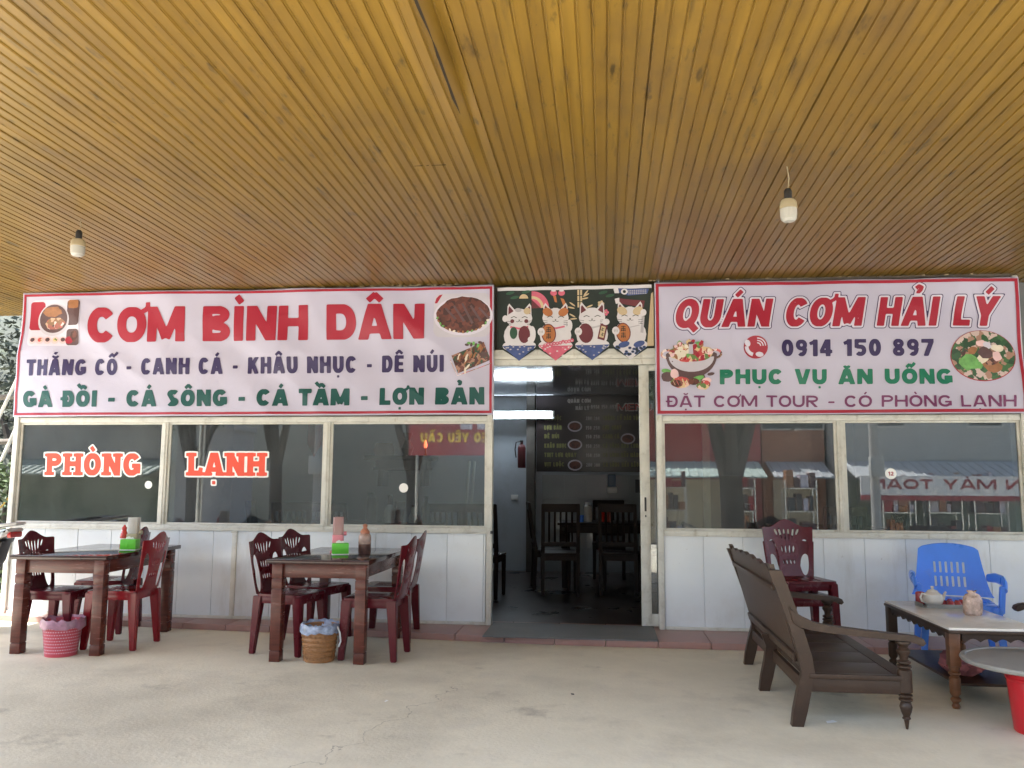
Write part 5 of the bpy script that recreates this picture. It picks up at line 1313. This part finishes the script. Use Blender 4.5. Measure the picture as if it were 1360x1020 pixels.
# timber rack and leaning poles beside the left gable
TIMB = mat('weathered dark timber', (.10, .085, .07), .8, .4, 6)
rk = thing('timber_rack', 'weathered timber rack leaning beside the left end of the building', 'rack', (-6.15, .55, 0))
for x in (-.45, .28):
    bm = BM(); tube(bm, [(x, 0, 0), (x+.04, .02, 2.75)], .045, 8); link('post', bm, TIMB, rk)
for z in (.55, 1.15, 1.6, 2.05):
    bm = BM(); tube(bm, [(-.6, -.06, z), (.42, -.05, z+.05)], .028, 8); link('rail', bm, TIMB, rk)
for i, (x0, z0, x1, z1, lab) in enumerate(((-6.02, 1.85, -5.62, 2.75, 'pale pole end slanting up highest beside the banner on the left'), (-6.0, 1.25, -5.72, 1.98, 'pale pole slanting in the middle of the timber rack on the left'), (-5.98, .9, -5.70, 1.55, 'pale pole lowest in the timber rack on the left'))):
    bm = BM(); tube(bm, [(x0-.25, .38, max(.05, z0-.7)), (x1, .42, z1)], .017, 8); tag(link('bamboo_pole', bm, mat('bleached bamboo', (.55, .53, .48), .6, .15, 10)), lab, 'pole', 'pale poles in the rack')
bm = BM(); tube(bm, [(-5.62, .3, 1.7), (-5.70, .3, 1.45), (-5.62, .32, 1.25), (-5.80, .3, 1.0), (-6.0, .3, .9)], .010, 6); tag(link('yellow_cable', bm, mat('yellow cable', (.5, .32, .06), .5)), 'yellow cable hanging in loops left of the window frame', 'cable')

LEAF = mat('leaf green', (.055, .085, .03), .6, .5, 1.5); LEAF2 = mat('grey green leaf', (.038, .046, .030), .7, .5, 1.5); BARK = mat('dark bark', (.05, .042, .035), .9, .4, 5, bump=.8, bscale=14)
def leaves(bm, n, centers, size, r):
    for i in range(n):
        c, rad = r.choice(centers)
        while True:
            p = Vector((r.uniform(-1, 1), r.uniform(-1, 1), r.uniform(-1, 1)))
            if p.length < 1: break
        p = c + p*rad
        d = Vector((r.uniform(-1, 1), r.uniform(-1, 1), r.uniform(-.6, .6))).normalized(); e = d.cross(Vector((r.uniform(-1, 1), r.uniform(-1, 1), r.uniform(-1, 1)))).normalized()
        s = size*r.uniform(.6, 1.3)
        bm.faces.new([bm.verts.new(p+q) for q in (-d*s, e*s*.45, d*s, -e*s*.45)])
def bush(label, loc, cs, n, size, m, seed, name='bush', grp=None):
    t = thing(name, label, 'bush', loc, 0, grp); r = random.Random(seed)
    bm = BM(); leaves(bm, n, [(Vector(c), q) for c, q in cs], size, r); link('foliage', bm, m, t, 0)
    bm = BM()
    for c, q in cs: tube(bm, [(c[0]*.2, c[1]*.2, 0), (c[0]*.7, c[1]*.7, c[2]*.6), c], [.05, .03, .01], 6)
    link('stem', bm, BARK, t); return t
bush('grey green bush on the slope behind the timber rack, highest at the left edge', (-7.4, 2.6, 1.6), [((0, 0, 1.2), .9), ((.7, -.2, .7), .7), ((-.6, .2, 1.0), .8), ((.6, .3, 1.7), .7), ((1.0, -.4, 1.5), .5)], 5200, .055, LEAF2, 1, grp='bushes on the left slope')
bush('low green weeds at the foot of the timber rack on the left', (-5.85, .35, 0), [((0, 0, .9), .28), ((-.2, .0, .55), .3), ((.06, 0, 1.25), .2), ((.05, -.02, .3), .25)], 1100, .04, LEAF, 2, grp='bushes on the left slope')

# ================================================================== ACROSS THE STREET (seen reflected in the glass)
def tree(label, loc, h, trunk, crown, n, seed, m, grp, fork=True):
    t = thing('street_tree', label, 'tree', loc, 0, grp); r = random.Random(seed)
    bm = BM(); f = h*.33
    tube(bm, [(0, 0, 0), (.03, 0, f*.5), (0, .03, f)], [trunk*1.3, trunk, trunk*.95], 12)
    cs = []
    for k in range(5 if fork else 3):
        a = 2*PI*k/5+.4; e = Vector((math.cos(a)*crown*.55, math.sin(a)*crown*.5, h*r.uniform(.75, 1.0)))
        tube(bm, [(0, 0, f*.95), (e.x*.35, e.y*.35, f+(e.z-f)*.4), tuple(e)], [trunk*.8, trunk*.5, trunk*.15], 8); cs.append((e, crown*.5))
        cs.append((e*.8+Vector((r.uniform(-1, 1), r.uniform(-1, 1), r.uniform(-.2, .6)))*crown*.3, crown*.38))
    link('trunk', bm, BARK, t); bm = BM(); leaves(bm, n, cs, .13, r); link('crown', bm, m, t, 0); return t
tree('dark forked street tree reflected in the window behind the wooden bench', (3.3, -15.2, -1.5), 8.5, .30, 3.0, 5000, 4, LEAF, 'street trees')
for i, (x, y, h) in enumerate(((-6.5, -20.6, 9), (-11.5, -21, 10), (-2.2, -21.5, 9), (-15, -21.8, 9))):
    tree(['broad dark tree reflected behind the red lettering', 'tall dark tree farther left across the street', 'bushy tree across the street behind the red stall sign', 'dark tree at the far left across the street'][i], (x, y, -1.5), h, .22, 3.2, 4200, 10+i, LEAF, 'street trees')
def shop(label, x0, x1, y, h, wall, shutter, awn, sign=None, smat=None, stext=None, sz=3.62, sy=.061):
    t = thing('shophouse', label, 'house', ((x0+x1)/2, y, -1.5), 0, 'shophouses across the street'); w = (x1-x0)
    bm = BM(); box2(bm, (-w/2, -7, 0), (w/2, 0, h)); box2(bm, (-w/2-.1, -7.1, h), (w/2+.1, .15, h+.25)); link('wall', bm, wall, t)
    bm = BM(); n = 26
    for i in range(n): box2(bm, (-w/2+.35, .0, .05+i*.11), (w/2-.35, .05+.02*(i % 2), .05+i*.11+.108))
    link('shutter', bm, shutter, t)
    bm = BM(); prism(bm, [(0.06, 3.55), (1.7, 3.0), (1.7, 2.95), (0.06, 3.48)], -w/2+.1, w/2-.1, axis='x')
    for i in range(int(w/.3)): tube(bm, [(-w/2+.2+i*.3, .08, 3.56), (-w/2+.2+i*.3, 1.7, 3.02)], .03, 5)
    link('awning', bm, awn, t)
    for k in range(2):
        for j in (-1, 1):
            bm = BM(); X = j*w*.24; Z = 4.7+k*2.6
            if Z+1.3 < h:
                box2(bm, (X-.6, -.02, Z), (X+.6, .03, Z+1.3)); f = link('window', bm, ALU, t)
                bm = BM(); box2(bm, (X-.53, .031, Z+.06), (X+.53, .036, Z+1.24)); link('pane', bm, GLS2, f)
    if sign:
        bm = BM(); box2(bm, (-w/2+.2, sy, sz), (w/2-.2, sy+.1, sz+.62)); s = link('sign', bm, smat, t)
        if stext:
            # the sign faces +Y: its text runs from +X to -X
            bm = BM(); letters(bm, stext, ((-w/2+.5, sz+.2), (-w/2+.5, sz+.52), (w/2-.5, sz+.2), (w/2-.5, sz+.52)), 0, t=.13, cells=12)
            for v in bm.verts: v.co = Vector((-v.co.x, sy+.104, v.co.z))
            link('lettering', bm, sign, s, 0)
    if sign:
        bm = BM(); box2(bm, (-w/2+.2, sy-.01, sz-.16), (w/2-.2, sy+.11, sz-.001)); link('trim_board', bm, sign, t)
    return t
GLS2 = mat('dark house glass', (.05, .06, .07), .1)
SH1 = mat('beige shutter', (.62, .54, .40), .5, .1, 3); SH2 = mat('green grey shutter', (.25, .30, .24), .5, .1, 3)
AW1 = mat('pale green awning', (.42, .50, .44), .5, .1, 3); AW2 = mat('grey metal awning', (.45, .46, .46), .4, .1, 3)
BR = mat('brick orange house wall', (.46, .22, .13), .9, .2, 6); stain(BR, (.25, .12, .08), 3, .5, .62, .7, (3, 3, 9), 4); GW = mat('grey house wall', (.40, .40, .38), .9, .1, 2); RW = mat('red painted wall', (.40, .09, .08), .8, .1, 2)
YL = mat('sign yellow', (.75, .55, .05), .5); SRD = mat('sign red', (.30, .03, .04), .5)
shop('red fronted shophouse with pale green awning and beige shutter reflected in the right windows', .3, 5.6, -23.5, 5.2, RW, SH1, AW1)
shop('tall brick shophouse with grey awning reflected beside the right divider', 5.7, 7.9, -23.8, 8.5, BR, SH1, AW2)
shop('grey shophouse with a long white red lettered sign reflected in the far right window', 8.0, 14.6, -22.5, 9.2, GW, SH2, AW2, SRD, mat('sign white', (.7, .68, .66), .5), 'ĐIỆN MÁY TOÀN', 2.42, 1.72)
shop('low grey green shuttered house reflected at the far left', -25, -16.3, -23, 5.0, GW, SH2, AW1)
# wooded hill beyond the street
bm = BM(); g = []
for j in range(13):
    g.append([bm.verts.new((-90+i*180/60, -27-j*4, -1.52+min(16, j*2.6)*(.75+.3*mnoise.noise(Vector((i*.35, 0, 3))))+(mnoise.noise(Vector((i*.9, j*.9, 0)))*1.2 if j else 0))) for i in range(61)])
for a, b in zip(g, g[1:]):
    for i in range(60): bm.faces.new((a[i], a[i+1], b[i+1], b[i]))
tag(link('wooded_hill', bm, mat('dark scrub', (.018, .023, .016), .95, .5, 1.2, bump=.8, bscale=3)), kind='structure')
# roadside red stall board with yellow lettering facing the restaurant
sg = thing('stall_sign', 'red roadside board with yellow lettering, reflected mirror-wise in the third window', 'sign', (-3.35, -13.1, -1.5))
bm = BM(); box2(bm, (-1.5, 0, 3.42), (1.6, .05, 4.32)); link('board', bm, SRD, sg)
for X in (-1.3, 1.4):
    bm = BM(); tube(bm, [(X, -.04, 0), (X, -.04, 4.3)], .04, 8); link('post', bm, CHROME, sg)
bm = BM(); letters(bm, 'THEO YÊU CẦU', ((-.75, 3.74), (-.75, 3.98), (1.30, 3.74), (1.30, 3.98)), 0, t=.12, cells=12)
for v in bm.verts: v.co = Vector((-v.co.x+.1, .054, v.co.z))
link('lettering', bm, YL, sg, 0)
bm = BM()
for k in range(4): box2(bm, (-.2+k*.42, .051, 4.06), (.1+k*.42, .056, 4.28))
link('photo_panel', bm, GREYP, sg)
# utility poles, wires, crates and a parked scooter across the street
POLE = mat('grey concrete pole', (.36, .35, .33), .8, .15, 4)
for i, (X, lab) in enumerate(((8.3, 'grey utility pole reflected at the right divider, left of the lettered sign'), (13.3, 'grey utility pole reflected in the far right window'), (-9.5, 'grey utility pole reflected in the second window'))):
    up_ = thing('utility_pole', lab, 'pole', (X, -19.6, -1.5), 0, 'utility poles across the street')
    bm = BM(); tube(bm, [(0, 0, 0), (.02, 0, 8.5)], [.16, .11], 12); link('mast', bm, POLE, up_)
    bm = BM(); box2(bm, (-.8, .1, 7.2), (.8, .18, 7.3)); box2(bm, (-.6, .1, 6.4), (.6, .18, 6.5)); link('crossarm', bm, TIMB, up_)
    bm = BM(); box2(bm, (-.2, .1, 3.0), (.2, .35, 3.6), bev=.02); link('meter_box', bm, GW, up_)
r = random.Random(21)
for i in range(6):
    z0 = 4.7+i*.22; bm = BM()
    pts = [(-22+36*k/24, -19.45+.05*i, z0-1.5*0+.25*math.sin(k*1.05+i)*.6-.0) for k in range(25)]
    tube(bm, pts, .018, 5); tag(link('overhead_wire', bm, BLACK), 'thin black overhead wire sagging along the far side of the street', 'wire', 'overhead wires')
for i, X in enumerate((2.2, 4.4, 6.4, 9.4, 10.9, 12.2)):
    c = thing('goods_rack', ['metal goods rack before the red shophouse', 'metal goods rack right of the red shophouse tree', 'metal goods rack before the brick shophouse', 'metal goods rack left before the grey shop', 'metal goods rack middle before the grey shop', 'metal goods rack right before the grey shop'][i], 'rack', (X, -21.3+.2*(i % 2), -1.5), 0, 'goods racks across the street')
    bm = BM()
    for sx in (-.5, .5):
        for sy in (-.25, .25): box2(bm, (sx-.02, sy-.02, 0), (sx+.02, sy+.02, 2.9))
    for k in range(4): box2(bm, (-.52, -.27, .35+k*.75), (.52, .27, .38+k*.75))
    link('frame', bm, CHROME, c)
    for k in range(4):
        bm = BM(); x = -.45
        while x < .4:
            w_ = r.uniform(.12, .3); h_ = r.uniform(.2, .6); box2(bm, (x, -.2, .385+k*.75), (min(.49, x+w_), .2, .385+k*.75+h_), bev=.01, seg=1, mi=r.randrange(5)); x += w_+.02
        link('goods', bm, [BRN, DKP, GREYP, DGREY, SRD], c)
sc2 = copy_tree(sco); sc2.location = (1.6, -20.4, -1.5); sc2.rotation_euler.z = .5; sc2['label'] = 'silver scooter parked across the street, reflected in the window behind the bench'
sc3 = copy_tree(sco); sc3.location = (7.2, -20.2, -1.5); sc3.rotation_euler.z = 1.2; sc3['label'] = 'silver scooter parked before the brick shophouse across the street'
for o_ in (sco, sc2, sc3): o_['group'] = 'scooters'
# neighbour wall at the right end
nb = thing('neighbour_wall', 'dark grey neighbouring wall end at the right edge, beside the banner', 'wall', (4.1, .3, 0))
bm = BM(); box2(bm, (-.58, 0, 0), (1.6, .2, 3.02)); link('wall', bm, mat('stained grey render', (.16, .165, .17), .8, .3, 2), nb)

for i, (x, y, rz_, lab) in enumerate(((1.19, -2.45, .4, 'small white paper scrap on the concrete under the bench'), (-1.26, -2.35, 1.1, 'tiny white paper scrap on the open concrete, left of the doorway'), (-.2, -2.05, 2., 'tiny grey leaf scrap on the open concrete before the doorway'))):
    bm = BM(); s = .035 if i == 0 else .016
    vs = [bm.verts.new((s*a, s*b*.6, .003+.006*c)) for a, b, c in ((-1, -.6, 0), (.2, -1, .6), (1, -.3, 0), (.7, .8, .8), (-.5, 1, .1))]
    bm.faces.new(vs); o = link('paper_scrap', bm, PAPER if i < 2 else BARK); o.location = (x, y, 0); o.rotation_euler.z = rz_; tag(o, lab, 'litter')
